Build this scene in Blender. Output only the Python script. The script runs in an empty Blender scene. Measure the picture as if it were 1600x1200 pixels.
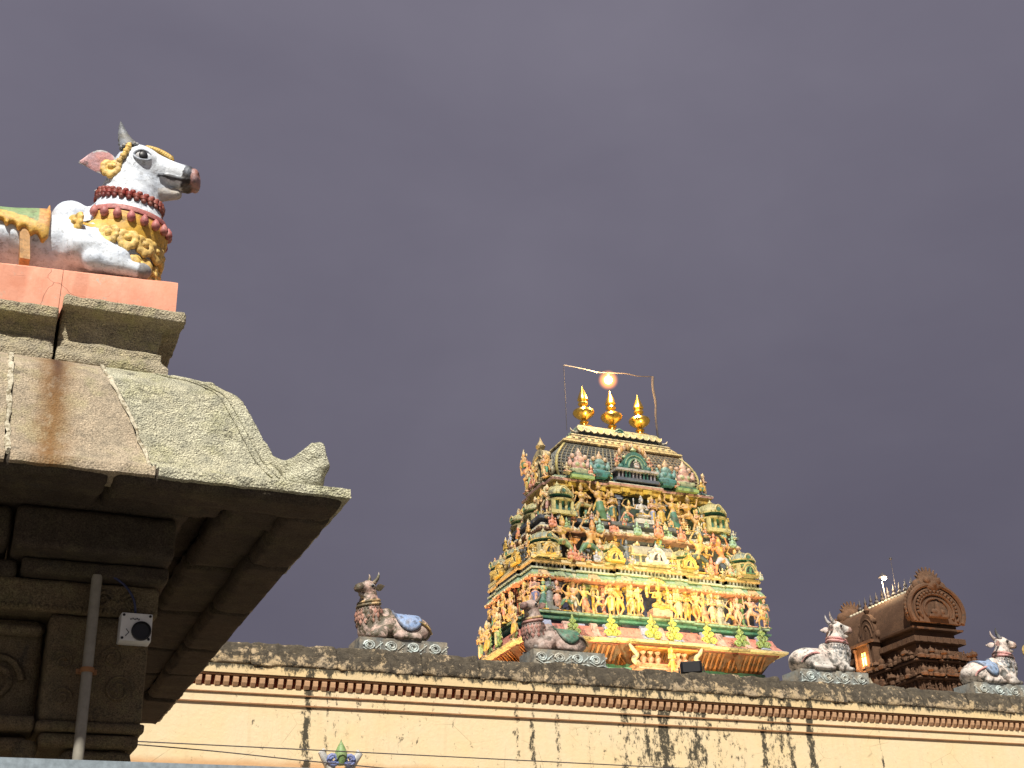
import bpy, math, random
import numpy as np
from mathutils import Vector, Matrix
SC = bpy.context.scene
COL = SC.collection
R_ = math.radians
random.seed(7)
# ------------------------------------------------------------------ camera
def cam_axes(pitch, roll, yaw):
    p, r, y = R_(pitch), R_(roll), R_(yaw)
    fw = Vector((math.sin(y)*math.cos(p), math.cos(y)*math.cos(p), math.sin(p)))
    rt = Vector((math.cos(y), -math.sin(y), 0)); up = rt.cross(fw)
    return rt*math.cos(r)-up*math.sin(r), up*math.cos(r)+rt*math.sin(r), fw
_r, _u, _f = cam_axes(25.8, 2.28, 24.2)
cd = bpy.data.cameras.new('camera'); cam = bpy.data.objects.new('camera', cd); COL.objects.link(cam)
cd.sensor_width = 36; cd.lens = 2050/1600*36; cd.clip_start = .05; cd.clip_end = 3000
M = Matrix.Identity(4)
for i in range(3):
    M[i][0], M[i][1], M[i][2] = _r[i], _u[i], -_f[i]
M[2][3] = 1.6
cam.matrix_world = M
SC.camera = cam
# ------------------------------------------------------------------ world: dusk cloud deck lit from the town below
W = bpy.data.worlds.new('World'); SC.world = W; W.use_nodes = True
# (nodes are filled in after the node helper below)
# ------------------------------------------------------------------ key light: assumed mast floodlights of the courtyard, one distant lamp
SUN_DIR = Vector((-.30, -.56, .80)).normalized()
sd = bpy.data.lights.new('courtyard_key', 'SUN'); sd.energy = 5.0; sd.angle = R_(1.2); sd.color = (1, .95, .86)
so = bpy.data.objects.new('courtyard_key', sd); COL.objects.link(so)
so.rotation_euler = SUN_DIR.to_track_quat('Z', 'Y').to_euler()
vs = SC.view_settings
vs.view_transform = 'Standard'; vs.look = 'None'; vs.gamma = 1; vs.exposure = .38; vs.use_curve_mapping = False
SC.cycles.use_denoising = True
SC.cycles.max_bounces = 6; SC.cycles.diffuse_bounces = 3; SC.cycles.sample_clamp_indirect = 4
# ------------------------------------------------------------------ node helper
class NT:
    def __init__(s, tree): s.t = tree; s.N = tree.nodes; s.L = tree.links
    def n(s, typ, out=0, props=None, **kw):
        nd = s.N.new(typ)
        for k, v in (props or {}).items(): setattr(nd, k, v)
        for k, v in kw.items():
            key = int(k[1:]) if k[0] == 'i' and k[1:].isdigit() else k.replace('_', ' ')
            sock = nd.inputs[key]
            if isinstance(v, bpy.types.NodeSocket): s.L.new(v, sock)
            elif v is not None:
                if hasattr(sock.default_value, '__len__') and isinstance(v, tuple) and len(v) == 3 and len(sock.default_value) == 4: v = v+(1,)
                sock.default_value = v
        return nd.outputs[out]
    def coord(s, kind='Object'): return s.N.new('ShaderNodeTexCoord').outputs[kind]
    def geo(s, kind='Position'): return s.N.new('ShaderNodeNewGeometry').outputs[kind]
    def map(s, v, sc=(1,1,1), loc=(0,0,0), rot=(0,0,0)): return s.n('ShaderNodeMapping', Vector=v, Location=loc, Rotation=rot, Scale=sc)
    def noise(s, v, scale, detail=6, rough=.6, dist=0): return s.n('ShaderNodeTexNoise', Vector=v, Scale=scale, Detail=detail, Roughness=rough, Distortion=dist)
    def vor(s, v, scale, feat='F1', out=0): return s.n('ShaderNodeTexVoronoi', out, {'feature': feat}, Vector=v, Scale=scale)
    def ramp(s, f, a, b, ca=(0,0,0), cb=(1,1,1)):
        nd = s.N.new('ShaderNodeValToRGB'); s.L.new(f, nd.inputs[0]); e = nd.color_ramp.elements
        e[0].position, e[1].position = a, b; e[0].color = (*ca, 1); e[1].color = (*cb, 1); return nd.outputs[0]
    def mix(s, f, a, b, mode='MIX'):
        nd = s.N.new('ShaderNodeMix'); nd.data_type = 'RGBA'; nd.blend_type = mode
        for sock, v in ((nd.inputs[0], f), (nd.inputs[6], a), (nd.inputs[7], b)):
            if isinstance(v, bpy.types.NodeSocket): s.L.new(v, sock)
            else: sock.default_value = (*v, 1) if isinstance(v, tuple) else v
        return nd.outputs[2]
    def math(s, op, a, b=None, clamp=False):
        nd = s.N.new('ShaderNodeMath'); nd.operation = op; nd.use_clamp = clamp
        for i, v in enumerate((a, b)):
            if isinstance(v, bpy.types.NodeSocket): s.L.new(v, nd.inputs[i])
            elif v is not None: nd.inputs[i].default_value = v
        return nd.outputs[0]
    def rng(s, v, a, b): return s.n('ShaderNodeMapRange', Value=v, From_Min=a, From_Max=b)
    def sep(s, v):
        nd = s.N.new('ShaderNodeSeparateXYZ'); s.L.new(v, nd.inputs[0]); return nd.outputs
    def comb(s, x, y, z): return s.n('ShaderNodeCombineXYZ', i0=x, i1=y, i2=z)
    def bump(s, h, strength=.5, dist=.02, normal=None): return s.n('ShaderNodeBump', Height=h, Strength=strength, Distance=dist, Normal=normal)
    def bsdf(s, **kw):
        b = s.n('ShaderNodeBsdfPrincipled', **kw); o = s.N.new('ShaderNodeOutputMaterial'); s.L.new(b, o.inputs[0])
def material(name):
    m = bpy.data.materials.new(name); m.use_nodes = True; m.node_tree.nodes.clear(); return m, NT(m.node_tree)
# world nodes
W.node_tree.nodes.clear(); t = NT(W.node_tree)
g = t.coord('Generated')
n1 = t.noise(t.map(g, (1, 1, 1.3)), 2.0, 5, .5, .6)
n2 = t.noise(t.map(g, (1, 1, 2.0), (3, 1, 0)), 6.5, 4, .55, .3)
m1 = t.math('ADD', t.math('MULTIPLY', n1, .75), t.math('MULTIPLY', n2, .25))
sky = t.ramp(m1, .30, .70, (.104, .098, .133), (.142, .135, .174))
sz = t.sep(g)
alt = t.ramp(sz[2], .22, .72, (.74, .73, .75), (1.10, 1.08, 1.07))
sky = t.mix(1.0, sky, alt, 'MULTIPLY')
bg = t.n('ShaderNodeBackground', Color=sky, Strength=1.03)
wo = t.N.new('ShaderNodeOutputWorld'); t.L.new(bg, wo.inputs[0])

# ------------------------------------------------------------------ numeric helpers
def vnoise(P, seed=0):
    P = np.asarray(P, float); i = np.floor(P).astype(np.int64); f = P-i; f = f*f*(3-2*f)
    def h(a, b, c):
        n = (a*374761393+b*668265263+c*2147483647+seed*974711) & 0xffffffff
        n = ((n ^ (n >> 13))*1274126177) & 0xffffffff
        return ((n ^ (n >> 16)) & 0xffff)/32767.5-1
    x, y, z = i[..., 0], i[..., 1], i[..., 2]; u, v, w = f[..., 0], f[..., 1], f[..., 2]
    L = lambda a, b, t: a+(b-a)*t
    return L(L(L(h(x,y,z),h(x+1,y,z),u),L(h(x,y+1,z),h(x+1,y+1,z),u),v),L(L(h(x,y,z+1),h(x+1,y,z+1),u),L(h(x,y+1,z+1),h(x+1,y+1,z+1),u),v),w)
def fbm(P, seed=0, octv=4, gain=.5):
    P = np.asarray(P, float); s = 0; a = 1; tot = 0
    for o in range(octv):
        s = s+a*vnoise(P*2**o+o*7.3, seed+o); tot += a; a *= gain
    return s/tot
def snet(F, org, h):
    nx, ny, nz = F.shape; S = F < 0
    off = [(i, j, k) for i in (0, 1) for j in (0, 1) for k in (0, 1)]
    cnt = sum(S[i:nx-1+i, j:ny-1+j, k:nz-1+k].astype(np.int8) for i, j, k in off)
    act = (cnt > 0) & (cnt < 8); ijk = np.argwhere(act)
    idx = -np.ones(act.shape, np.int64); idx[act] = np.arange(len(ijk))
    V = np.stack([F[ijk[:,0]+i, ijk[:,1]+j, ijk[:,2]+k] for i, j, k in off], 1)
    O = np.array(off, float); acc = np.zeros((len(ijk), 3)); c = np.zeros(len(ijk))
    for a in range(8):
        for b in range(a+1, 8):
            if np.abs(O[a]-O[b]).sum() == 1:
                va, vb = V[:, a], V[:, b]; m = (va < 0) != (vb < 0)
                tt = np.where(m, va/np.where(va-vb == 0, 1, va-vb), 0)
                acc += m[:, None]*(O[a]+tt[:, None]*(O[b]-O[a])); c += m
    verts = np.array(org)+h*(ijk+acc/c[:, None])
    faces = []
    for ax in range(3):
        A = np.moveaxis(S, ax, 0); I = np.moveaxis(idx, ax, 0)
        ch = A[:-1] != A[1:]; e = np.argwhere(ch)
        e = e[(e[:,1] > 0) & (e[:,2] > 0) & (e[:,1] < A.shape[1]-1) & (e[:,2] < A.shape[2]-1)]
        i, j, k = e.T
        q = np.stack([I[i, j-1, k-1], I[i, j, k-1], I[i, j, k], I[i, j-1, k]], 1)
        flip = A[i, j, k] ^ (ax == 1)
        q[~flip] = q[~flip][:, ::-1]; faces.append(q)
    return verts, np.concatenate(faces)
# prims: dict(t='e',c,r,[rot]) ellipsoid | dict(t='c',a,b,r0,r1) tapered capsule | dict(t='b',c,s,rd) box;  col, k (blend)
def E_(c, r, col=(1,1,1), k=None, rot=None): return dict(t='e', c=np.array(c, float), r=np.array(r, float), col=col, k=k, rot=rot)
def C_(a, b, r0, r1=None, col=(1,1,1), k=None): return dict(t='c', a=np.array(a, float), b=np.array(b, float), r0=r0, r1=r0 if r1 is None else r1, col=col, k=k)
def B_(c, s, rd=.01, col=(1,1,1), k=None): return dict(t='b', c=np.array(c, float), s=np.array(s, float), rd=rd, col=col, k=k)
def rotm(axis, deg): return np.array(Matrix.Rotation(R_(deg), 3, axis))
def dist(p, P):
    if p['t'] == 'e':
        q = P-p['c']
        if p['rot'] is not None: q = q@p['rot']
        k0 = np.sqrt(((q/p['r'])**2).sum(-1)); k1 = np.sqrt(((q/p['r']**2)**2).sum(-1))+1e-9
        return k0*(k0-1)/k1
    if p['t'] == 'c':
        ab = p['b']-p['a']; q = P-p['a']; tt = np.clip((q@ab)/(ab@ab+1e-12), 0, 1)
        return np.sqrt(((q-tt[..., None]*ab)**2).sum(-1))-(p['r0']+(p['r1']-p['r0'])*tt)
    q = np.abs(P-p['c'])-p['s']+p['rd']
    return np.sqrt((np.maximum(q, 0)**2).sum(-1))+np.minimum(q.max(-1), 0)-p['rd']
def field(prims, P, k=.03):
    d = None
    for p in prims:
        e = dist(p, P); kk = p['k'] or k
        if p.get('neg'): d = np.maximum(d, -e); continue
        if d is None: d = e
        else:
            h = np.maximum(kk-np.abs(d-e), 0)/kk; d = np.minimum(d, e)-h*h*kk*.25
    return d
def bounds(prims, pad):
    lo, hi = np.full(3, 9e9), np.full(3, -9e9)
    for p in prims:
        if p.get('neg'): continue
        if p['t'] == 'e': m = p['r'].max() if p['rot'] is not None else p['r']; a, b = p['c']-m, p['c']+m
        elif p['t'] == 'c': m = max(p['r0'], p['r1']); a, b = np.minimum(p['a'], p['b'])-m, np.maximum(p['a'], p['b'])+m
        else: a, b = p['c']-p['s'], p['c']+p['s']
        lo, hi = np.minimum(lo, a), np.maximum(hi, b)
    return lo-pad, hi+pad
def grid(lo, hi, h):
    ax = [np.arange(lo[i], hi[i]+h, h) for i in range(3)]
    return np.stack(np.meshgrid(*ax, indexing='ij'), -1)
def argcol(prims, V):
    ps = [p for p in prims if not p.get('neg')]
    D = np.stack([dist(p, V) for p in ps]); A = np.array([p['col'] for p in ps], float)
    return A[D.argmin(0)]
def set_cols(me, cols):
    at = me.color_attributes.get('Col') or me.color_attributes.new('Col', 'FLOAT_COLOR', 'POINT')
    at.data.foreach_set('color', np.concatenate([cols, np.ones((len(cols), 1))], 1).astype(np.float32).ravel())
def blob_mesh(name, prims, h, k=.03, mat=None, extra=None, noise=0, nf=8):
    lo, hi = bounds(prims, h*3); P = grid(lo, hi, h); F = field(prims, P, k)
    if extra is not None: F = extra(P, F)
    if noise: F = F+noise*fbm(P*nf, 3, 3)
    v, f = snet(F, lo, h)
    me = bpy.data.meshes.new(name); me.from_pydata(v.tolist(), [], f.tolist())
    set_cols(me, argcol(prims, v)); me.polygons.foreach_set('use_smooth', [True]*len(me.polygons))
    if mat: me.materials.append(mat)
    return me
def link(name, data, parent=None, loc=(0,0,0), rot=(0,0,0), sc=None):
    o = bpy.data.objects.new(name, data); COL.objects.link(o); o.location = loc; o.rotation_euler = rot
    if sc is not None: o.scale = (sc,)*3 if isinstance(sc, (int, float)) else sc
    if parent: o.parent = parent
    return o
def thing(name, label, cat, loc=(0,0,0), rotz=0, group=None, data=None):
    o = link(name, data, None, loc, (0,0,rotz)); o['label'] = label; o['category'] = cat
    if group: o['group'] = group
    return o
class MB:
    def __init__(s): s.v = []; s.f = []; s.c = []
    def add(s, vs_, fs, col=(1,1,1)):
        b = len(s.v); s.v += [tuple(map(float, p)) for p in vs_]
        for i, f in enumerate(fs):
            s.f.append(tuple(b+j for j in f)); s.c.append(col[i] if isinstance(col, list) else col)
        return s
    def box(s, c, h, col=(1,1,1), rz=0, top=1.0, m=None):
        P = [(x*h[0]*(top if z > 0 else 1), y*h[1]*(top if z > 0 else 1), z*h[2]) for z in (-1,1) for y in (-1,1) for x in (-1,1)]
        cr, sr = math.cos(rz), math.sin(rz)
        P = [(c[0]+x*cr-y*sr, c[1]+x*sr+y*cr, c[2]+z) for x, y, z in P]
        return s.add(P, [(0,2,3,1),(4,5,7,6),(0,1,5,4),(2,6,7,3),(0,4,6,2),(1,3,7,5)], col)
    def loft(s, rings, cols=(1,1,1), cap=True):
        n = len(rings[0]); V = [p for r in rings for p in r]; F = []; K = []
        for i in range(len(rings)-1):
            for j in range(n):
                a, b = i*n+j, i*n+(j+1) % n
                F.append((a, b, b+n, a+n)); K.append(cols[i] if isinstance(cols, list) else cols)
        if cap:
            F.append(tuple(range(n-1, -1, -1))); K.append(cols[0] if isinstance(cols, list) else cols)
            F.append(tuple(range((len(rings)-1)*n, len(rings)*n))); K.append(cols[-1] if isinstance(cols, list) else cols)
        return s.add(V, F, K)
    def lathe(s, prof, n=16, c=(0,0,0), cols=(1,1,1), cap=True, sx=1, sy=1):
        return s.loft([[(c[0]+sx*r*math.cos(2*math.pi*j/n), c[1]+sy*r*math.sin(2*math.pi*j/n), c[2]+z) for j in range(n)] for r, z in prof], cols, cap)
    def tube(s, path, r, n=8, col=(1,1,1), closed=False):
        P = [Vector(p) for p in path]; rings = []
        rr = r if isinstance(r, (list, tuple)) else [r]*len(P); prev = None
        for i, p in enumerate(P):
            a = P[i-1] if i else (P[-1] if closed else P[0]); b = P[(i+1) % len(P)] if (i+1 < len(P) or closed) else P[-1]
            d = (b-a).normalized()
            if prev is None: prev = d.orthogonal().normalized()
            u = (prev-d*prev.dot(d)); u = u.normalized() if u.length > 1e-6 else d.orthogonal().normalized(); prev = u; w = d.cross(u)
            rings.append([tuple(p+(u*math.cos(2*math.pi*j/n)+w*math.sin(2*math.pi*j/n))*rr[i]) for j in range(n)])
        if closed: rings.append(rings[0])
        return s.loft(rings, col, not closed)
    def prism(s, poly, y0, y1, col=(1,1,1), f=None):
        # poly in (x,z), extruded in y; f maps (x,y,z)
        f = f or (lambda x, y, z: (x, y, z)); n = len(poly)
        V = [f(x, y0, z) for x, z in poly]+[f(x, y1, z) for x, z in poly]
        F = [tuple(range(n)), tuple(range(2*n-1, n-1, -1))]+[(i+n, (i+1) % n+n, (i+1) % n, i) for i in range(n)]
        return s.add(V, F, col)
    def ball(s, c, r, n=8, col=(1,1,1)):
        r = r if isinstance(r, (list, tuple)) else (r, r, r); m = n//2
        rings = [[(c[0]+r[0]*math.sin(math.pi*(i+.5*(i==0)*.2)/m+1e-3)*math.cos(2*math.pi*j/n), c[1]+r[1]*math.sin(math.pi*i/m+1e-3)*math.sin(2*math.pi*j/n), c[2]-r[2]*math.cos(math.pi*i/m)) for j in range(n)] for i in range(m+1)]
        return s.loft(rings, col, False)
    def mesh(s, name, mat=None, smooth=None):
        me = bpy.data.meshes.new(name); me.from_pydata(s.v, [], s.f)
        at = me.color_attributes.new('Col', 'FLOAT_COLOR', 'CORNER')
        n = np.array([len(f) for f in s.f]); cc = np.repeat(np.array(s.c, float).reshape(-1, 3), n, 0)
        at.data.foreach_set('color', np.concatenate([cc, np.ones((len(cc), 1))], 1).astype(np.float32).ravel())
        if mat: me.materials.append(mat)
        if smooth:
            me.polygons.foreach_set('use_smooth', [True]*len(me.polygons)); me.set_sharp_from_angle(angle=R_(smooth))
        me.update(); return me
    def obj(s, name, mat, parent=None, smooth=None, loc=(0,0,0), rot=(0,0,0)): return link(name, s.mesh(name, mat, smooth), parent, loc, rot)
def aim(o, target): o.rotation_euler = (Vector(o.location)-Vector(target)).to_track_quat('Z', 'Y').to_euler()
def sm(pts, n=6):
    # Catmull-Rom through points
    P = [np.array(p, float) for p in pts]; out = []
    for i in range(len(P)-1):
        a, b, c, d = P[max(i-1,0)], P[i], P[i+1], P[min(i+2,len(P)-1)]
        for j in range(n):
            q = j/n; out.append(tuple(.5*((2*b)+(c-a)*q+(2*a-5*b+4*c-d)*q*q+(3*b-a-3*c+d)*q**3)))
    out.append(tuple(P[-1])); return out

# ------------------------------------------------------------------ materials
def granite(name, base, warm, lichen=.4, stain=None, bumpd=.012, fine=60, tool=.5, sc=1.0):
    m, t = material(name); p = t.geo()
    if sc != 1: p = t.map(p, (sc, sc, sc))
    big = t.noise(p, 2.2, 5, .6, .4); mid = t.noise(p, 11, 6, .65); sp = t.noise(p, 140, 3, .7); cell = t.vor(p, 95)
    c = t.mix(t.ramp(big, .35, .65), base, warm)
    c = t.mix(t.ramp(mid, .42, .68), c, tuple(x*.62 for x in base))
    c = t.mix(t.math('MULTIPLY', t.ramp(t.noise(t.map(p, loc=(5,2,1)), 4.5, 7, .7), .5, .62), lichen), c, (.42, .42, .18))
    c = t.mix(t.math('MULTIPLY', t.ramp(t.noise(t.map(p, loc=(1,9,4)), 7, 7, .75), .58, .66), .7), c, (.05, .047, .042))
    c = t.mix(t.ramp(sp, .3, .72), t.mix(1, c, (.34, .33, .32), 'MULTIPLY'), t.mix(1, c, (1.5, 1.47, 1.4), 'MULTIPLY'))
    c = t.mix(t.math('MULTIPLY', t.ramp(t.noise(t.map(p, loc=(2,7,3)), 38, 5, .7), .55, .66), .55), c, tuple(x*.3 for x in base))
    if stain: c = stain(t, p, c)
    hgt = t.math('ADD', t.math('MULTIPLY', t.noise(p, fine*.45, 6, .7), tool), t.math('ADD', t.math('MULTIPLY', cell, .35), t.math('MULTIPLY', mid, .5)))
    t.bsdf(Base_Color=c, Roughness=.9, Specular_IOR_Level=.25, Normal=t.bump(hgt, .9, bumpd)); return m
def eave_stain(t, p, c):
    s = t.sep(p)
    # rust run-off streak and two dark chips on the middle eave stone
    gx = t.math('MULTIPLY', t.math('SUBTRACT', s[0], .33), 1/.085)
    gx = t.math('ADD', gx, t.math('MULTIPLY', t.math('SUBTRACT', t.noise(p, 9, 4), .5), 1.2))
    f = t.math('POWER', 2.718, t.math('MULTIPLY', t.math('MULTIPLY', gx, gx), -1.0))
    f = t.math('MULTIPLY', f, t.ramp(t.noise(t.map(p, (9, 9, 2)), 3, 5, .7), .15, .5))
    c = t.mix(t.math('MULTIPLY', f, .9), c, (.19, .095, .03))
    gx2 = t.math('MULTIPLY', t.math('SUBTRACT', s[0], .34), 1/.035)
    f2 = t.math('MULTIPLY', t.math('POWER', 2.718, t.math('MULTIPLY', t.math('MULTIPLY', gx2, gx2), -1.0)), t.rng(s[2], 4.50, 4.78))
    return t.mix(t.math('MULTIPLY', f2, .8), c, (.055, .025, .018))
M_eave = granite('granite_eave_brown', (.47, .405, .31), (.41, .33, .24), .22, eave_stain, .014, 52)
M_eave2 = granite('granite_eave_pale', (.72, .72, .57), (.69, .66, .49), .34, None, .045, 46, 1.2)
M_slab = granite('granite_slab', (.50, .45, .35), (.46, .40, .27), .4, None, .032, 44, 1.0)
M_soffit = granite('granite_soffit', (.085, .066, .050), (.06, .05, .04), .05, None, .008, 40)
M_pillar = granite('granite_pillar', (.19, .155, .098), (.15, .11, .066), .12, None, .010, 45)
M_far = granite('brown_sandstone', (.175, .098, .058), (.10, .054, .033), 0, None, .02, 30, .6, .16)
def simple(name, col, rough=.6, metal=0, emit=None, es=0, var=.15, nsc=12, bumpd=0):
    m, t = material(name); p = t.geo(); n = t.noise(p, nsc, 5, .6)
    c = t.mix(t.ramp(n, .3, .7), tuple(x*(1-var) for x in col), tuple(min(1, x*(1+var)) for x in col))
    kw = dict(Base_Color=c, Roughness=rough, Metallic=metal)
    if emit: kw.update(Emission_Color=emit, Emission_Strength=es)
    if bumpd: kw['Normal'] = t.bump(n, .6, bumpd)
    t.bsdf(**kw); return m
m, t = material('lime_mortar'); p = t.geo(); M_mortar = m
c = t.mix(t.ramp(t.noise(p, 30, 6, .7), .45, .6), (.60, .55, .42), (.20, .165, .10)); t.bsdf(Base_Color=c, Roughness=.95, Normal=t.bump(t.noise(p, 60, 6, .7), .8, .012))
# pink limewash
m, t = material('pink_limewash'); p = t.geo(); M_pink = m
c = t.mix(t.ramp(t.noise(p, 6, 6, .65), .35, .7), (.66, .27, .17), (.74, .36, .25))
c = t.mix(t.math('MULTIPLY', t.ramp(t.noise(t.map(p, loc=(3,3,3)), 14, 7, .75), .58, .68), .6), c, (.55, .40, .30))
cr = t.ramp(t.vor(t.n('ShaderNodeVectorMath', 0, {'operation': 'ADD'}, i0=p, i1=t.n('ShaderNodeVectorMath', 0, {'operation': 'SCALE'}, i0=t.n('ShaderNodeTexNoise', 1, Vector=p, Scale=7.0), Scale=.12)), 4.2, 'DISTANCE_TO_EDGE'), 0, .010, (1,1,1), (0,0,0))
cr = t.math('MULTIPLY', cr, t.ramp(t.noise(p, 2.2, 3), .53, .60))
pl = t.ramp(t.noise(t.map(p, loc=(1, 5, 2)), 9, 8, .75), .61, .64); c = t.mix(pl, c, (.46, .36, .28)); c = t.mix(t.math('MULTIPLY', t.ramp(t.noise(t.map(p, (3, 3, .8), (2, 2, 2)), 4, 6, .7), .5, .7), .45), c, (.50, .19, .12))
c = t.mix(t.math('MULTIPLY', cr, .75), c, (.16, .07, .05))
t.bsdf(Base_Color=c, Roughness=.85, Normal=t.bump(t.math('SUBTRACT', t.noise(p, 30, 6, .7), t.math('MULTIPLY', cr, .8)), .5, .006))
# painted stucco: colour from the mesh, weathering on top
def stucco(name, grime=.3, gcol=(.045, .042, .035), fade=(.6, .55, .45), fadeamt=.25, scale=1.0, bumpd=.006, rough=.55, thr=.53, tone=1.0):
    m, t = material(name); p = t.coord('Object'); g = t.geo()
    base = t.n('ShaderNodeAttribute', 0, {'attribute_name': 'Col'})
    if tone != 1: base = t.mix(1.0, base, (tone, tone, tone), 'MULTIPLY')
    c = t.mix(t.math('MULTIPLY', t.ramp(t.noise(g, 5*scale, 6, .65), .4, .65), fadeamt), base, fade)
    c = t.mix(1, c, t.ramp(t.noise(g, 17*scale, 5, .6), .25, .75, (.72, .72, .72), (1.18, 1.18, 1.18)), 'MULTIPLY')
    c = t.mix(t.math('MULTIPLY', t.ramp(t.noise(t.map(g, loc=(8,3,5)), 34*scale, 4, .7), .54, .62), .5*grime), c, t.mix(1, c, (.35, .33, .30), 'MULTIPLY'))
    gm = t.ramp(t.noise(g, 9*scale, 8, .72, .5), thr, thr+.09)
    c = t.mix(t.math('MULTIPLY', gm, grime), c, gcol)
    t.bsdf(Base_Color=c, Roughness=rough, Normal=t.bump(t.math('ADD', t.noise(g, 26*scale, 6, .65), t.math('MULTIPLY', gm, -.3)), .5, bumpd)); return m
M_stucco = stucco('painted_stucco', .72, scale=.42, bumpd=.03, fade=(.55, .52, .40), fadeamt=.10, tone=.70)
M_bull = stucco('bull_paint', .8, gcol=(.12, .12, .13), fade=(.44, .52, .66), fadeamt=.5, scale=1.3, bumpd=.010, thr=.58)
M_orn = stucco('ornament_paint', .45, gcol=(.06, .035, .02), fade=(.6, .45, .3), fadeamt=.2, scale=2.5, bumpd=.004)
M_wbullA = stucco('bull_paint_pinkish', .95, gcol=(.075, .065, .035), fade=(.60, .34, .26), fadeamt=.65, scale=.62, bumpd=.02, thr=.455)
M_wbullB = stucco('bull_paint_darkened', .9, gcol=(.09, .07, .055), fade=(.42, .26, .21), fadeamt=.6, scale=.7, bumpd=.02, thr=.50)
M_wbullC = stucco('bull_paint_white', .92, gcol=(.05, .052, .045), fade=(.66, .48, .38), fadeamt=.6, scale=.66, bumpd=.02, thr=.495)
M_gold = simple('polished_brass', (1.0, .62, .14), .27, 1, var=.1, nsc=3)
M_black = simple('black_plastic', (.012, .012, .014), .45)
M_white = simple('white_plastic', (.72, .72, .70), .4, var=.06)
M_pvc = simple('grey_conduit', (.27, .25, .205), .5, var=.15, nsc=25)
M_steel = simple('painted_steel', (.30, .36, .40), .45, .3, var=.25, nsc=40)
M_cable = simple('blue_cable', (.02, .025, .08), .5)
M_wire = simple('dark_wire', (.06, .05, .05), .6)
M_pale = simple('galvanised_pipe', (.42, .40, .40), .45, .4)
M_ground = simple('paving_dust', (.13, .115, .095), .9, var=.2, nsc=.8)
M_bulb = simple('lit_bulb', (1, .8, .5), .5, 0, (1, .72, .30), 9)
M_bulbw = simple('lit_lamp_white', (1, .9, .7), .5, 0, (1, .86, .6), 40)
M_glow = simple('lit_niche', (.9, .6, .3), .6, 0, (1, .55, .16), 1.6)
m, t = material('glare_halo'); M_halo = m  # glowing volume that paints the glare around the bulb, not a glass globe
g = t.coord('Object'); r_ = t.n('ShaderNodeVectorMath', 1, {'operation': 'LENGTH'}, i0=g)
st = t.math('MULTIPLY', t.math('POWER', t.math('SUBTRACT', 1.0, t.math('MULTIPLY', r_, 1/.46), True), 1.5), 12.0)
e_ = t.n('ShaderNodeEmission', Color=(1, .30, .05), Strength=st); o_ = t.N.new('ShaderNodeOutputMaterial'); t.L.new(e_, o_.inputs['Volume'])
# cream boundary wall
def wall_mat(name, base, base2, top_mould):
    m, t = material(name); p = t.geo(); s = t.sep(p)
    c = t.mix(t.ramp(t.noise(p, 1.2, 5, .6), .35, .65), base, base2)
    c = t.mix(t.math('MULTIPLY', t.ramp(t.noise(t.map(p, (6, 1, .6)), 1.5, 6, .65), .5, .75), .35), c, tuple(x*.72 for x in base))
    if not top_mould:
        # peach dado below
        c = t.mix(t.rng(t.math('ADD', s[2], t.math('MULTIPLY', t.noise(p, 3, 4), .1)), 4.86, 4.94), (.66, .40, .20), c)
    # algae runs: columns at a handful of places, broken up by noise
    runs = None
    for x0, wd, a in ((4.77, .10, .78), (5.05, .05, .55), (7.95, .05, .5), (8.2, .06, .62), (8.62, .06, .6), (10.15, .30, .62), (10.45, .16, .92), (10.95, .40, .60), (11.5, .5, .40), (9.4, .8, .25), (12.6, .9, .30), (5.6, 1.5, .2), (12.25, .10, .72), (12.75, .09, .78), (13.15, .08, .97), (14.55, .03, .55), (12.5, .35, .48), (9.75, .18, .55)):
        gx = t.math('MULTIPLY', t.math('SUBTRACT', s[0], x0), 1/wd)
        f = t.math('MULTIPLY', t.math('POWER', 2.718, t.math('MULTIPLY', t.math('MULTIPLY', gx, gx), -1.0)), a)
        runs = f if runs is None else t.math('MAXIMUM', runs, f)
    nz = t.math('ADD', t.math('MULTIPLY', t.noise(t.map(p, (3.2, 1, 1.1)), 2.0, 8, .75), .42), t.math('MULTIPLY', t.noise(t.map(p, (1.3, 1, .8)), 9, 9, .8), .58))
    f = t.ramp(t.math('ADD', t.math('MULTIPLY', runs, .165), nz), .585, .625)
    fs = t.ramp(nz, .615, .65)
    f = t.math('MAXIMUM', f, t.math('MULTIPLY', fs, .7))
    if top_mould:
        f = t.math('MAXIMUM', f, t.ramp(t.math('ADD', t.math('MULTIPLY', t.math('SUBTRACT', s[2], 6.0), 1.5), nz), .60, .67))
    c = t.mix(t.math('MULTIPLY', f, .95), c, (.030, .027, .017))
    crk = t.ramp(t.vor(t.map(p, (1, 1, 1.6)), 1.3, 'DISTANCE_TO_EDGE'), 0, .006, (1,1,1), (0,0,0))
    crk = t.math('MULTIPLY', crk, t.ramp(t.noise(p, 1.1, 3), .52, .6)); c = t.mix(t.math('MULTIPLY', crk, .6), c, (.2, .13, .06))
    t.bsdf(Base_Color=c, Roughness=.85, Normal=t.bump(t.math('ADD', t.noise(p, 14, 7, .7), t.math('MULTIPLY', f, -.4)), .45, .015)); return m
M_wall = wall_mat('cream_limewash', (.80, .62, .35), (.79, .64, .41), False)
M_wall2 = wall_mat('cream_limewash_mould', (.78, .58, .30), (.72, .56, .32), True)
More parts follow.
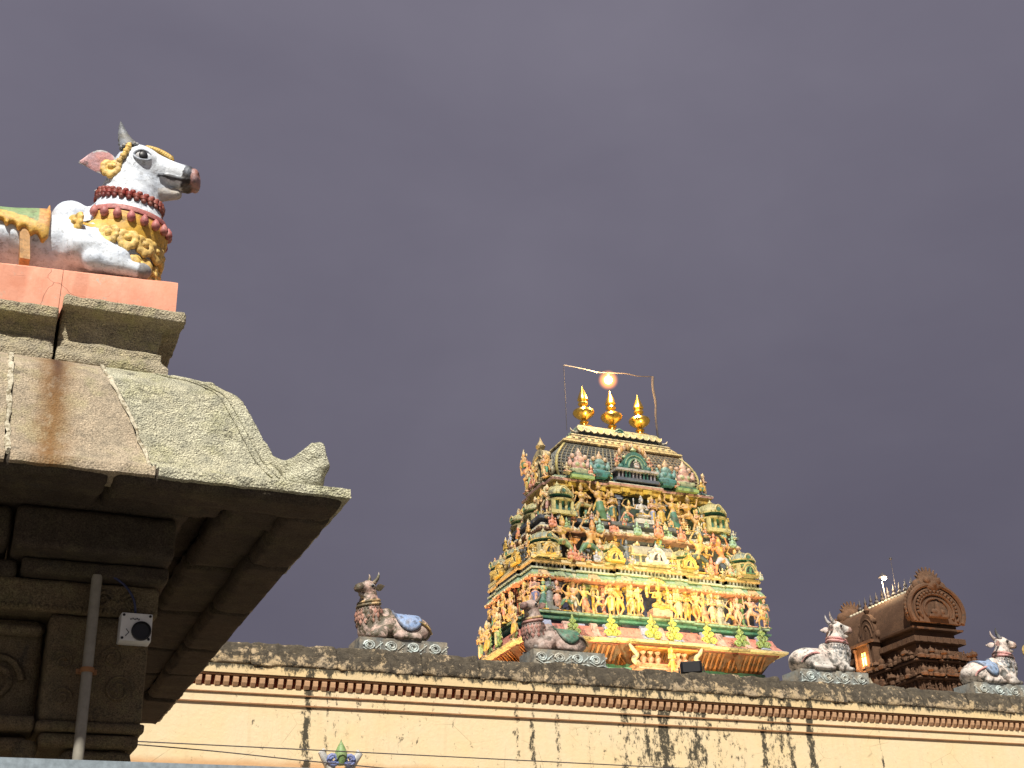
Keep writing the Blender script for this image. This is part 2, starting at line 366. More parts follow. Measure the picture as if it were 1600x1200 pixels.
# black mould on old coping stone
m, t = material('mouldy_coping'); p = t.geo(); M_cope = m; s = t.sep(p)
nz = t.math('ADD', t.math('MULTIPLY', t.noise(p, 2.6, 8, .75, .5), .5), t.math('MULTIPLY', t.noise(t.map(p, loc=(4,4,4)), 13, 8, .78), .5))
up = t.math('MULTIPLY', t.math('SUBTRACT', s[2], 6.05), .34)
f = t.ramp(t.math('ADD', nz, t.math('MINIMUM', up, .10)), .515, .57)
c = t.mix(t.ramp(t.noise(p, 5, 5), .35, .65), (.62, .46, .26), (.46, .36, .24))
c = t.mix(t.math('MULTIPLY', f, .93), c, t.mix(t.ramp(t.noise(p, 9, 6, .7), .4, .7), (.024, .021, .016), (.105, .088, .062)))
t.bsdf(Base_Color=c, Roughness=.92, Normal=t.bump(t.math('ADD', t.noise(p, 12, 8, .75), t.math('MULTIPLY', nz, .8)), .9, .05))
M_maroon = simple('maroon_frieze', (.22, .045, .02), .75, var=.25, nsc=8)
M_dentil = simple('tan_dentil', (.60, .36, .20), .8, var=.18, nsc=7, bumpd=.01)
M_line = simple('moulding_shadow_brown', (.30, .14, .055), .75, var=.25, nsc=6)  # dark brown puts the wall mouldings' shadow lines into the colour
M_ped = stucco('pedestal_paint', .55, gcol=(.10, .095, .085), fade=(.45, .36, .24), fadeamt=.7, scale=.8, bumpd=.01, thr=.5)
# ------------------------------------------------------------------ ground
gm = MB(); S_ = 900
gm.add([(-S_, -300, 0), (S_, -300, 0), (S_, S_, 0), (-S_, S_, 0)], [(0,1,2,3)])
go = gm.obj('ground', M_ground); go['kind'] = 'structure'

# ------------------------------------------------------------------ stone pavilion on the left
XC, YM, YB = 1.779, 6.0, 11.55           # eave corner, front eave line, back end of the eave
XL = -6.0
pav = thing('stone_pavilion', 'grey granite temple pavilion with curved eave and upturned corner at the left', 'pavilion', (0, 0, 0))
PROF = sm([(.90, 4.965), (.81, 4.925), (.72, 4.872), (.62, 4.815), (.55, 4.755), (.49, 4.69), (.425, 4.545), (.36, 4.385), (.30, 4.245), (.22, 4.135), (.12, 4.07), (.012, 4.047)], 5)
LIP = [(0, 4.04), (0, 3.995), (.012, 3.988), (.18, 3.985)]
SEC = PROF+[(.004, 4.044)]+LIP
def jig(P, amp, fr, seed):
    P = np.array(P, float)
    return P+amp*np.stack([fbm(P*fr, seed+i*31, 4, .6) for i in range(3)], -1)
def eave_stone(name, a, b, mat, amp=.006, axis='x', corner=False, seed=1, step=.022):
    # a(t), b(t): ends of the stone along the eave as functions of the inset t
    n = max(4, int(abs(a(.4)-b(.4))/step)); V = []; F = []
    k = len(SEC)
    for i in range(n+1):
        for t_, z in SEC:
            q = a(t_)+(b(t_)-a(t_))*i/n
            V.append((q, YM+t_, z) if axis == 'x' else (XC-t_, q, z))
    for i in range(n):
        for j in range(k-1):
            a0 = i*k+j; f = (a0, a0+1, a0+1+k, a0+k)
            F.append(f if axis == 'x' else f[::-1])
    c1 = tuple(range(k)); c2 = tuple(n*k+j for j in range(k-1, -1, -1))
    F += [c1[::-1], c2[::-1]] if axis == 'x' else [c1, c2]
    V = jig(V, amp, 14, seed); V = jig(V, amp*.6, 45, seed+5)
    mb = MB().add(V, F); o = mb.obj(name, mat, pav, 50); return o
TT = [.12, .22, .30, .36, .425, .49, .55, .62, .72, .81, .90]
J1 = lambda t_: float(np.interp(t_, TT, [.139, .139, .136, .129, .121, .113, .109, .109, .110, .110, .112]))          # joint near the left border of the photograph
J2 = lambda t_: float(np.interp(t_, TT, [.816, .815, .788, .739, .677, .613, .584, .575, .579, .581, .591]))     # slanting joint of the corner stone
hip = lambda t_: XC-t_
eave_stone('eave_stone', lambda t_: -.95, lambda t_: J1(t_)-.012, M_eave, .006, seed=3)
eave_stone('eave_stone', lambda t_: J1(t_)+.012, lambda t_: J2(t_)-.010, M_eave, .005, seed=9)
corner = eave_stone('eave_stone', lambda t_: J2(t_)+.008, hip, M_eave2, .008, seed=15, step=.014)
xs = [-.96, -2.0, -3.1, -4.3, -5.2]
for i in range(len(xs)-1): eave_stone('eave_stone', lambda t_: xs[i+1], lambda t_: xs[i]-.012, M_eave, .006, seed=20+i, step=.04)
# the side facing the tower: same section running back
ys = [None, 7.3, 8.4, 9.5, 10.5, YB]
for i in range(len(ys)-1):
    dx = random.uniform(-.012, .012)
    o = eave_stone('eave_stone', (lambda t_: YM+t_) if i == 0 else (lambda t_: ys[i]+.006), lambda t_: ys[i+1]-.006, M_eave2 if i == 0 else M_eave, .006, 'y', seed=40+i, step=.03)
    if i: o.location = (dx, 0, random.uniform(-.008, .008))
# mortar in the joints: an irregular ribbon bulging out of the joint
def mortar(J, w0, w1, seed):
    mb = MB(); P = [(t_, z) for t_, z in PROF if t_ < .86]; rings = []
    for i, (t_, z) in enumerate(P):
        w = w0+(w1-w0)*i/len(P); w *= .75+.5*abs(vnoise(np.array([[i*.9, seed, 0]]), seed)[0]); d = .012
        x = J(t_)+.008*vnoise(np.array([[i*.5, seed+3, 0]]), seed)[0]
        tt = P[min(i+1, len(P)-1)]; pp = P[max(i-1, 0)]; nx, nz = (tt[1]-pp[1]), -(tt[0]-pp[0]); L = math.hypot(nx, nz) or 1; nx, nz = nx/L, nz/L
        if nz < 0: nx, nz = -nx, -nz
        nx = -abs(nx)
        rings.append([(x-w, YM+t_-nx*(-.02), z-.02), (x-w*.8, YM+t_+nx*d*.7, z+nz*d*.7), (x, YM+t_+nx*d, z+nz*d), (x+w*.8, YM+t_+nx*d*.7, z+nz*d*.7), (x+w, YM+t_+.02, z-.02)])
    mb.loft(rings); V = jig(mb.v, .009, 14, seed); mb.v = [tuple(p) for p in V]
    return mb.obj('mortar_joint', M_mortar, pav, 60)
mortar(J1, .017, .011, 2); mortar(J2, .010, .006, 5)
# hip rib with incised lines and the upturned scroll at the corner
hp = lambda t_, z, side=0: np.array([XC-t_+side*.7, YM+t_+side*.7, z])
pr = []
pts = [(.80, 4.925), (.62, 4.815), (.52, 4.715), (.44, 4.55), (.37, 4.385), (.31, 4.27)]
for a, b in zip(pts[:-1], pts[1:]): pr.append(C_(hp(a[0]+.012, a[1]-.012), hp(b[0]+.012, b[1]-.012), .022, .026, k=.03))
for a, b, r0, r1 in (((.32,4.265),(.26,4.215),.030,.042), ((.26,4.215),(.20,4.225),.042,.050), ((.20,4.225),(.155,4.27),.050,.042), ((.155,4.27),(.135,4.312),.042,.022), ((.135,4.30),(.118,4.20),.026,.036)):
    pr.append(C_(hp(*a), hp(*b), r0, r1, k=.03))
pr += [E_(hp(.17, 4.13), (.075, .075, .085), k=.05), E_(hp(.22, 4.12), (.09, .09, .06), k=.05)]
for sd_ in (-1, 1):
    for a, b in (((.27,4.235),(.205,4.262)), ((.205,4.262),(.15,4.318))): pr.append(C_(hp(*a, sd_*.040), hp(*b, sd_*.030), .012, k=.010))
    pr.append(C_(hp(.20, 4.20, sd_*.05), hp(.135, 4.26, sd_*.035), .012, .009, k=.006))
link('corner_scroll', blob_mesh('corner_scroll', pr, .010, .03, M_eave2, noise=.003, nf=18), pav)
for off in (.075, .115):
    mb = MB(); mb.tube([(XC-t_-off, YM+t_-.004, z+.002) for t_, z in PROF if .22 < t_ < .8], .005, 6)
    mb.obj('incised_moulding', M_eave2, pav, 60)
# rough blocks by distance field
def rock(name, lo, hi, mat, parent, h=.016, rd=.02, amp=.008, nf=9, seed=0, shape=None):
    lo, hi = np.array(lo, float), np.array(hi, float); c, s = (lo+hi)/2, (hi-lo)/2
    P = grid(lo-3*h, hi+3*h, h); F = dist(B_(c, s, rd), P)
    if shape is not None: F = np.maximum(F, shape(P))
    F = F+amp*fbm(P*nf, seed, 4, .6)
    v, f = snet(F, lo-3*h, h); me = bpy.data.meshes.new(name); me.from_pydata(v.tolist(), [], f.tolist()); me.materials.append(mat)
    me.polygons.foreach_set('use_smooth', [True]*len(me.polygons)); return link(name, me, parent)
# the course between eave and plinth: projecting ledge over a hollow moulding
def ledge_shape(zt, zl, x1, side=True):
    def f(P):
        z = P[..., 2]; tt = np.clip((zl-z)/(zl-4.95), 0, 1)
        ins = np.where(z > zl, 0, np.where(z > 5.08, .10+.02*np.sin(tt*3), .10+.0*tt)-.035*np.clip((5.04-z)/.06, 0, 1))
        d = (6.77+ins)-P[..., 1]
        if side: d = np.maximum(d, P[..., 0]-(x1-ins))
        return d
    return f
rock('ledge_stone', (.335, 6.77, 4.93), (1.008, 8.2, 5.325), M_slab, pav, .0135, .012, .012, 11, 4, ledge_shape(5.325, 5.245, 1.008))
rock('ledge_stone', (-.75, 6.785, 4.90), (.318, 8.2, 5.245), M_slab, pav, .0135, .012, .012, 11, 8, ledge_shape(5.24, 5.165, 9, False))
rock('ledge_stone', (-2.2, 6.785, 4.90), (-.765, 8.2, 5.25), M_slab, pav, .03, .012, .012, 11, 9, ledge_shape(5.24, 5.165, 9, False))
rock('roof_slab', (-5.4, 6.95, 4.70), (.86, 10.6, 4.965), M_slab, pav, .06, .02, .01, 5, 2)
for i, y in enumerate((8.3, 9.45)): rock('ledge_stone', (.2, y, 4.93), (1.0, y+1.13, 5.31), M_slab, pav, .035, .02, .01, 6, 30+i)
# pink plinth, tilted as it settled, with a few setting joints
pk = [(-2.1, -.62), (-.61, .315), (.318, .955)]
for i, (a, b) in enumerate(pk):
    zt = lambda x: 5.485+.066*(x+.02)
    mb = MB(); y0 = 6.822+.004*i; nx = 24; rows = []
    for q in range(nx+1):
        x = a+(b-a)*q/nx; z1 = zt(x); z0 = 5.20 if x < .33 else 5.30
        rows.append([(x, y0, z0), (x, y0, z1-.012), (x, y0+.010, z1), (x, 8.0, z1+.02), (x, 8.0, z0)])
    mb.loft(rows); mb.v = [tuple(p) for p in jig(mb.v, .004, 9, 60+i)]
    mb.obj('pink_plinth', M_pink, pav, 40)
# soffit: two stepped bands of slabs under the eave, front and side
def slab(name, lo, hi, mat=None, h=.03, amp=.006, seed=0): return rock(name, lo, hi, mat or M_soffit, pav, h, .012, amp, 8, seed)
ysl = [6.27, 7.1, 8.05, 9.0, 9.75, 10.6, YB-.02]
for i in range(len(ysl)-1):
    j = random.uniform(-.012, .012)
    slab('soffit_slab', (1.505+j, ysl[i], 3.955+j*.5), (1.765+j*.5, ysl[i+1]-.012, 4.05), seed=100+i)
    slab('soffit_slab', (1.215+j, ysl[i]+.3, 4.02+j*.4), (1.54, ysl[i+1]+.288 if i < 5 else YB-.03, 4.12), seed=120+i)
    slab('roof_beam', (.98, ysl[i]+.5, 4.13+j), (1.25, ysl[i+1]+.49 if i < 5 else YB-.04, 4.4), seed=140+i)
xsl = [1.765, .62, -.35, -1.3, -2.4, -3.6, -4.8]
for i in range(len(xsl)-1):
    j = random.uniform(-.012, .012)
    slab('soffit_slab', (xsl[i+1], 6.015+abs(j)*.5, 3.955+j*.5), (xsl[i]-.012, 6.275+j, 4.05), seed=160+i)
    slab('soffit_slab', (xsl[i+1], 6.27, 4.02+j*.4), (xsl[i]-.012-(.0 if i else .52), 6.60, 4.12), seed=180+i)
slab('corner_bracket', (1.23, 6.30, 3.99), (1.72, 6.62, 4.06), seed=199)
# front beams and the carved pier
slab('architrave', (.24, 6.64, 3.80), (1.03, 7.3, 4.02), h=.02, seed=201)
slab('architrave', (-1.6, 6.66, 3.82), (.225, 7.3, 4.02), seed=202)
slab('architrave', (-3.6, 6.66, 3.82), (-1.62, 7.3, 4.02), seed=203)
slab('roof_beam', (-4.9, 6.58, 4.03), (1.10, 7.5, 4.70), h=.05, seed=204)
slab('corbel', (.30, 6.78, 3.715), (1.035, 7.3, 3.795), h=.018, seed=205)
slab('corbel', (-3.5, 6.84, 3.70), (.285, 7.3, 3.795), h=.03, seed=206)
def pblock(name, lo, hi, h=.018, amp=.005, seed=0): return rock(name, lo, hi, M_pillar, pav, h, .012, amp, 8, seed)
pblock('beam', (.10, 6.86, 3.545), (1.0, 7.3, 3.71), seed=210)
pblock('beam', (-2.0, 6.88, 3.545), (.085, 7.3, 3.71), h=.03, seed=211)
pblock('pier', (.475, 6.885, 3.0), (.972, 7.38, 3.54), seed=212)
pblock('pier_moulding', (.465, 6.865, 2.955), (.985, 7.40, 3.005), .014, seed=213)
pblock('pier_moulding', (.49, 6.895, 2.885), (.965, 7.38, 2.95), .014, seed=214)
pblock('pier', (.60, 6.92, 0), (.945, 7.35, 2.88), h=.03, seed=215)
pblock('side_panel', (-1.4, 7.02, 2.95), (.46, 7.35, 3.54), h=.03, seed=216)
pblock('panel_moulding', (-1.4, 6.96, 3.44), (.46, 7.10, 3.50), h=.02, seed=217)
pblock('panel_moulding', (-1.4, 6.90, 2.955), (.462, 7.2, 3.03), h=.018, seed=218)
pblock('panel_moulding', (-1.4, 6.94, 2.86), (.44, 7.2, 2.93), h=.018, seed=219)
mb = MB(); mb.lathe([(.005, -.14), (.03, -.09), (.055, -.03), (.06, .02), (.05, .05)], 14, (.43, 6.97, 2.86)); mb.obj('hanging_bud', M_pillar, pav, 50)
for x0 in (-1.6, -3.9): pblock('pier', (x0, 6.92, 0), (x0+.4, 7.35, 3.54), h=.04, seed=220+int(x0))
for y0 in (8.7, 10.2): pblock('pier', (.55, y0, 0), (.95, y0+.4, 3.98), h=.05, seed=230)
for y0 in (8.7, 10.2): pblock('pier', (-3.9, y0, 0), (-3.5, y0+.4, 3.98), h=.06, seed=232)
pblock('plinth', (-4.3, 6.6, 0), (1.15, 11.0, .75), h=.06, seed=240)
slab('ceiling_slab', (-4.6, 7.2, 4.1), (1.0, 11.2, 4.3), h=.08, seed=241)
# worn relief carvings: scrolls on the pier, swags on the panel
def spiral(cx, cz, r, turns, y, rr, sgn=1, n=30): 
    return [(cx+sgn*r*(1-.8*i/n)*math.cos(turns*2*math.pi*i/n), y, cz+r*(1-.8*i/n)*math.sin(turns*2*math.pi*i/n)) for i in range(n+1)]
for args in ((.84, 3.17, .075, 1.7, 6.882, .008, 1), (.80, 3.33, .06, 1.5, 6.882, .007, -1), (.57, 3.12, .05, 1.5, 6.882, .007, 1), (.56, 3.30, .055, 1.4, 6.882, .007, -1), (.25, 3.22, .13, 1.8, 7.01, .02, 1), (.02, 3.24, .11, 1.6, 7.01, .02, -1), (.72, 3.62, .05, 1.5, 6.855, .011, 1), (.86, 3.62, .05, 1.5, 6.855, .011, -1)):
    mb = MB(); mb.tube(spiral(*args), args[5], 6); mb.v = [tuple(p) for p in jig(mb.v, .008, 20, 7)]; mb.obj('scroll_carving', M_pillar, pav, 60)
mb = MB()
for i in range(22): mb.ball((.12+i*.041, 6.855, 3.563), (.014, .012, .014), 6)
mb.obj('bead_course', M_pillar, pav, 60)

# things fixed to the pavilion
pipe = MB(); pipe.tube([(.672, 6.80, 3.73), (.672, 6.80, 0.02)], .027, 14)
po = pipe.obj('conduit_pipe', M_pvc, None, 60); po['label'] = 'pale grey conduit pipe running up the dark stone pier'; po['category'] = 'pipe'
for z in (3.24, 2.2, 1.1):
    mb = MB(); mb.lathe([(.031, -.012), (.034, -.012), (.034, .012), (.031, .012)], 14, (.672, 6.80, z)); mb.box((.672, 6.838, z), (.05, .010, .012)); mb.box((.672, 6.865, z), (.012, .03, .010)); mb.obj('clamp', M_line, po, 40)
jb = thing('junction_box', 'square white wall box with a round black opening on the stone pier', 'box', (.890, 6.865, 3.475), 0)
mb = MB(); 
def rrect(hx, hz, r, n=4):
    P = []
    for cx, cz, a0 in ((hx-r, hz-r, 0), (-hx+r, hz-r, 90), (-hx+r, -hz+r, 180), (hx-r, -hz+r, 270)):
        for i in range(n+1): a = R_(a0+90*i/n); P.append((cx+r*math.cos(a), cz+r*math.sin(a)))
    return P
RR = rrect(.080, .074, .008)
mb.loft([[(x*s_, y, z*s_) for x, z in RR] for s_, y in ((1, .02), (1, -.052), (.97, -.056))]); mb.obj('housing', M_white, jb, 40)
mb = MB(); mb.loft([[(x*s_, y, z*s_) for x, z in RR] for s_, y in ((.985, -.058), (.985, -.066), (.96, -.069))]); mb.obj('cover_plate', M_white, jb, 40)
mb = MB(); mb.lathe([(.050, 0), (.050, .010), (.044, .012), (.042, -.0), (.02, -.002), (.001, -.002)], 28); mb.obj('round_opening', M_black, jb, 50, (.026, -.070, -.020), (R_(90), 0, 0))
for x in (-.066, .066):
    for z in (-.06, .06):
        mb = MB(); mb.lathe([(.007, 0), (.007, .004), (.001, .005)], 10); mb.obj('screw', M_black, jb, 50, (x, -.069, z), (R_(90), 0, 0))
mb = MB()
for q in range(5): mb.box((-.030+q*.010, -.0705, .040+(.003 if q % 2 else 0)), (.003, .001, .004))
mb.tube([(-.05, -.0705, -.05), (-.035, -.0705, -.03), (-.05, -.0705, -.012)], .0022, 5); mb.obj('pen_marks', M_black, jb)
cb = MB(); cb.tube(sm([(.686, 6.79, 3.725), (.73, 6.79, 3.735), (.81, 6.79, 3.69), (.865, 6.80, 3.62), (.885, 6.83, 3.548)], 6), .0065, 8)
o = cb.obj('loose_cable', M_cable, None, 60); o['label'] = 'thin blue cable from the conduit pipe to the white box'; o['category'] = 'cable'
rl = thing('railing', 'pale blue-grey painted metal rail along the bottom left corner', 'railing', (0, 0, 0))
mb = MB(); mb.box((-1.0, 5.0, 2.440), (3.6, .03, .040)); mb.obj('top_rail', M_steel, rl)
for x in (-3.2, -1.4, .4, 2.2): mb = MB(); mb.box((x, 5.0, 1.2), (.025, .025, 1.199)); mb.obj('post', M_steel, rl)
mb = MB(); mb.box((-1.0, 5.0, 1.2), (3.6, .018, .02)); mb.obj('lower_rail', M_steel, rl)

# ------------------------------------------------------------------ seated bulls
WH = (.74, .79, .85)
def bull_prims(rump=-1.0, yaw=-11, mz=1.0, col=WH, nose=(.025, .02, .02), tip=(.24, .10, .08), hoof=(.22, .20, .18), hb=1.0, nod=0):
    p = []
    # trunk
    p += [E_((.28, 0, .26*(hb+1)/2), (.36, .27, .25*(hb+.6)/1.6), col, .10), E_((rump+.40, 0, .25*hb), (.40, .30, .25*hb), col, .12)]
    n = max(1, int((.28-rump-.4)/.3))
    for i in range(1, n): x = rump+.4+(.28-rump-.4)*i/n; p.append(E_((x, 0, .25*hb), (.36, .275, .225*hb), col, .12))
    p += [E_((.34, 0, .51*(hb+4)/5), (.118, .10, .125), col, .04)]
    p += [C_((.63, 0, .20), (.66, 0, .45), .23, .225, col, .10), C_((.66, 0, .45), (.665, 0, .74), .222, .175, col, .06)]
    for s in (-1, 1):
        p += [C_((.42, s*.24, .16), (.60, s*.25, .11), .11, .085, col, .05), C_((.60, s*.25, .10), (.47, s*.30, .06), .075, .06, col, .03), C_((.47, s*.30, .055), (.70, s*.28, .055), .052, .047, col, .02), E_((.75, s*.28, .055), (.055, .05, .05), hoof, .015)]
        p += [E_((rump+.42, s*.24, .20*hb), (.30, .12, .20*hb), col, .05), C_((rump+.70, s*.27, .10), (rump+.35, s*.31, .06), .085, .06, col, .04), C_((rump+.35, s*.32, .055), (rump+.72, s*.33, .05), .055, .045, col, .02), E_((rump+.77, s*.33, .05), (.055, .045, .045), hoof, .015)]
    h = []
    h += [E_((.695, 0, .935), (.145, .132, .165), col, .06), C_((.70, 0, .96), (.93, 0, .935), .125, .083, col, .05),
          C_((.66, 0, .82), (.885, 0, .835), .105, .048, col, .04), E_((.990, 0, .920), (.048, .088, .086), nose, .02),
          E_((1.030, -.004, .912), (.034, .082, .078), tip, .006)]
    for s in (-1, 1): h += [C_((.995, s*.062, .875), (.845, s*.088, .872), .014, .008, nose, .008)]
    for s in (-1, 1):
        h += [E_((.735, s*.105, .965), (.075, .045, .055), col, .03), C_((.69, s*.118, 1.014), (.775, s*.112, 1.004), .012, .010, col, .015), E_((.67, s*.10, .86), (.07, .045, .08), col, .04), C_((.69, s*.123, .935), (.79, s*.10, .93), .010, .008, col, .015)]
        h += [dict(E_((1.035, s*.035, .935), (.022, .014, .016), (.05, .02, .02)), neg=True)]
    h += [dict(C_((.85, -.12, .852), (1.06, -.12, .838), .008, .018), neg=True), dict(C_((.85, .12, .852), (1.06, .12, .838), .008, .018), neg=True), dict(B_((.98, 0, .842), (.11, .1, .013), .004), neg=True)]
    h += [C_((.83, 0, .785), (.945, 0, .800), .052, .036, (.60, .54, .46), .02)]
    for q in h:
        for key in ('c', 'a', 'b'):
            if key in q and q[key][0] > .72: q[key][0] = .72+(q[key][0]-.72)*mz
    if nod:
        Rn = rotm('Y', nod); pv = np.array([.62, 0, 1.0])
        for q in h:
            for key in ('c', 'a', 'b'):
                if key in q: q[key] = pv+Rn@(q[key]-pv)
    Rm = rotm('Z', yaw); cN = np.array([.66, 0, 0])
    for q in h:
        for key in ('c', 'a', 'b'):
            if key in q: q[key] = cN+Rm@(q[key]-cN)
        if q['t'] == 'e' : q['rot'] = Rm
    for q in h: q['head'] = True
    return p+h
NOD = 0
def headpt(x, y, z, yaw):
    if NOD: x, y, z = np.array([.62, 0, 1.0])+rotm('Y', NOD)@(np.array([x, y, z])-np.array([.62, 0, 1.0]))
    return tuple(np.array([.66, 0, 0])+rotm('Z', yaw)@(np.array([x, y, z])-np.array([.66, 0, 0])))
def surf(prims, ang, z, c=(.66, 0), r0=.55):
    dx, dy = math.cos(ang), math.sin(ang); r = r0
    for _ in range(40):
        d = float(field(prims, np.array([[c[0]+dx*r, c[1]+dy*r, z]]), .06)[0]); r -= d*.8
        if abs(d) < .001: break
    return (c[0]+dx*r, c[1]+dy*r, z), (dx, dy)
def cloth_mesh(name, prims, sel, off, h, mat, colfn):
    lo, hi = bounds(prims, h*4); lo[0] = max(lo[0], -1.3); P = grid(lo, hi, h)
    body = [q for q in prims]
    d0 = field(body, P, .06); F = np.maximum(np.maximum(d0-off, -(d0+.02)), sel(P))
    v, f = snet(F, lo, h); me = bpy.data.meshes.new(name); me.from_pydata(v.tolist(), [], f.tolist()); set_cols(me, colfn(v))
    me.polygons.foreach_set('use_smooth', [True]*len(me.polygons)); me.materials.append(mat); return me
def ear_mesh(mat, outer, inner):
    mb = MB(); rings = []
    for i in range(9):
        q = i/8; w = .005+.076*math.sin(math.pi*min(1, q*1.02)**.8)*(1 if q < .97 else .3); x = q*.25
        rings.append([(x, w*math.cos(a), .022*math.sin(a)*(1 if math.sin(a) > 0 else .15)+(0)) for a in [2*math.pi*j/12 for j in range(12)]])
    cols = []
    V0 = len(mb.v); mb.loft(rings, outer)
    # inner face pink: the concave half
    for fi, f in enumerate(mb.f):
        if len(f) == 4:
            zc = sum(mb.v[j][2] for j in f)/4; yc = sum(mb.v[j][1] for j in f)/4; xc = sum(mb.v[j][0] for j in f)/4
            if zc < .004 and abs(yc) < .056 and   .03 < xc < .235: mb.c[fi] = inner
    return mb.mesh('ear', mat, 60)
def place_ear(o, loc, s, sc=1.0):
    ex = (Vector((-.96, -.20, -.34)) if s < 0 else Vector((-.55, .83, .1))).normalized(); n_ = Vector((.25, s*.95, -.12)); n_ = (n_-ex*n_.dot(ex)).normalized(); ez = -n_; ey = ez.cross(ex)
    m_ = Matrix((ex, ey, ez)).transposed().to_4x4()*1; m_ = Matrix.Translation(loc) @ m_ @ Matrix.Diagonal((sc, sc, sc, 1)); o.matrix_local = m_
def horn_mesh(mat, col, tipc, L=.20, r=.036, lean=.02):
    mb = MB(); rings = []; cols = []
    for i in range(13):
        q = i/12; rr = r*(1-q)**.8*(1+.10*math.sin(i*2.6))+.003; c = Vector((-lean*math.sin(q*2.2), .045*math.sin(q*math.pi*.8), L*q))
        rings.append([(c.x+rr*math.cos(a), c.y+rr*math.sin(a), c.z) for a in [2*math.pi*j/10 for j in range(10)]]); cols.append(tipc if q > .72 else col)
    mb.loft(rings, cols[:-1]); return mb.mesh('horn', mat, 60)
def eye_parts(parent, yaw, mat_w, s):
    for sd_ in (-1, 1):
        mb = MB(); mb.ball((0, 0, 0), (.046, .034, .040), 16, (.45, .47, .5)); ob = mb.obj('eye', M_orn, parent, 60, headpt(.735, sd_*.126, .955, yaw))
        mb = MB(); mb.ball((0, 0, 0), (.030, .014, .031), 14, (.01, .01, .012)); mb.obj('pupil', M_black, ob, 60, (.006, sd_*.024, 0))
        for z_, b_ in ((.034, 1), (-.032, -1)):
            mb = MB(); mb.tube([(.052*math.cos(a_)+.003, sd_*(.010+.016*math.sin(abs(a_))), b_*.037*math.sin(a_)+.002) for a_ in [math.pi*i_/10 for i_ in range(11)]], .0075, 7, (.42, .46, .52)); mb.obj('eyelid', M_bull, ob, 60)
# ---- the large bull on the pavilion
YAW = -15; NOD = 6
BP = bull_prims(-1.05, YAW, 1.10, hb=.76, nod=NOD, tip=(.36, .17, .14))
bb = thing('bull_statue', 'large white painted seated bull with red garland and gold ornaments on the pavilion', 'statue', (0, 7.16, 5.555))
link('body', blob_mesh('body', BP, .0125, .045, M_bull, noise=.007, nf=13), bb)
eye_parts(bb, YAW, M_bull, 1)
for s in (-1, 1):
    eo = link('ear', ear_mesh(M_bull, (.66, .64, .62), (.74, .37, .35)), bb); place_ear(eo, headpt(.605, s*.108, .905, YAW), s)
    ho = link('horn', horn_mesh(M_bull, (.17, .165, .15), (.13, .125, .115), .205, .060, .02), bb, headpt(.640, s*.075, 1.045, YAW), (R_(s*-10), R_(-16), R_(YAW)))
    mb = MB()
    for i in range(14): a = 2*math.pi*i/14; mb.ball((.052*math.cos(a), .052*math.sin(a), .008), .013, 6, (.28, .25, .20))
    mb.obj('horn_ring', M_bull, ho, 60)
# jewellery
RED = (.27, .035, .025); ROSE = (.45, .13, .13); YEL = (.74, .43, .05); GOLD = (.78, .52, .14); ORG = (.72, .28, .05)
CORE = [q for q in BP if q['t'] != 'x'][:]
NECK = [q for q in BP if not q.get('neg')]
NK = BP[:len(BP)]
neckp = [C_((.63, 0, .20), (.66, 0, .45), .23, .225), C_((.66, 0, .45), (.665, 0, .74), .222, .175), E_((.28, 0, .229), (.36, .27, .2125))]
def ring(name, z0, rows, n, tilt, parent, mat):
    # rows: (dz, radius, colour, kind)
    for dz, r, col, squash in rows:
        mb = MB()
        for i in range(n):
            a = 2*math.pi*(i+.5*(dz > 0))/n; z = z0+dz+tilt*math.cos(a)-.075*abs(math.sin(a))
            (x, y, _), (dx, dy) = surf(neckp, a, z)
            mb.ball((x+dx*.008, y+dy*.008, z), (r, r, r*squash), 7, col)
        mb.obj(name, mat, parent, 60)
ring('garland', .690, [(.022, .021, RED, .95), (-.004, .027, (.31, .04, .03), .8), (-.028, .019, (.22, .03, .025), .8)], 30, -.022, bb, M_orn)
# pink band, bells, yellow collar and its leaf pendants
def band(name, za, zb, th, col, tilt, parent, mat, n=48, sag=.08):
    mb = MB(); rings = []
    for i in range(n+1):
        a = R_(-146+292*i/n); sec = []
        for z, o_ in ((za, -.03), (za, th), ((za+zb)/2, th*1.25), (zb, th), (zb, -.03)):
            zz = z+tilt*math.cos(a)-sag*min(1, abs(math.sin(a))+max(0, -math.cos(a))*.4); (x, y, _), (dx, dy) = surf(neckp, a, zz); sec.append((x+dx*o_, y+dy*o_, zz))
        rings.append(sec)
    mb.loft(rings, col, True)
    return mb.obj(name, mat, parent, 50)
TL = -.03
band('rose_band', .555, .590, .014, ROSE, TL, bb, M_orn)
for i in range(17):
    a = R_(-144+288*i/16); z = .505+TL*math.cos(a)-.08*abs(math.sin(a)); (x, y, _), (dx, dy) = surf(neckp, a, z); mb = MB()
    mb.lathe([(.004, .050), (.012, .038), (.022, .022), (.027, 0), (.022, -.018), (.010, -.028), (.002, -.030)], 10, (0, 0, 0), ROSE); mb.obj('bell', M_orn, bb, 60, (x+dx*.02, y+dy*.02, z))
band('gold_collar', .395, .475, .012, YEL, TL, bb, M_orn)
band('gold_collar', .480, .548, .007, (.70, .40, .06), TL, bb, M_orn)
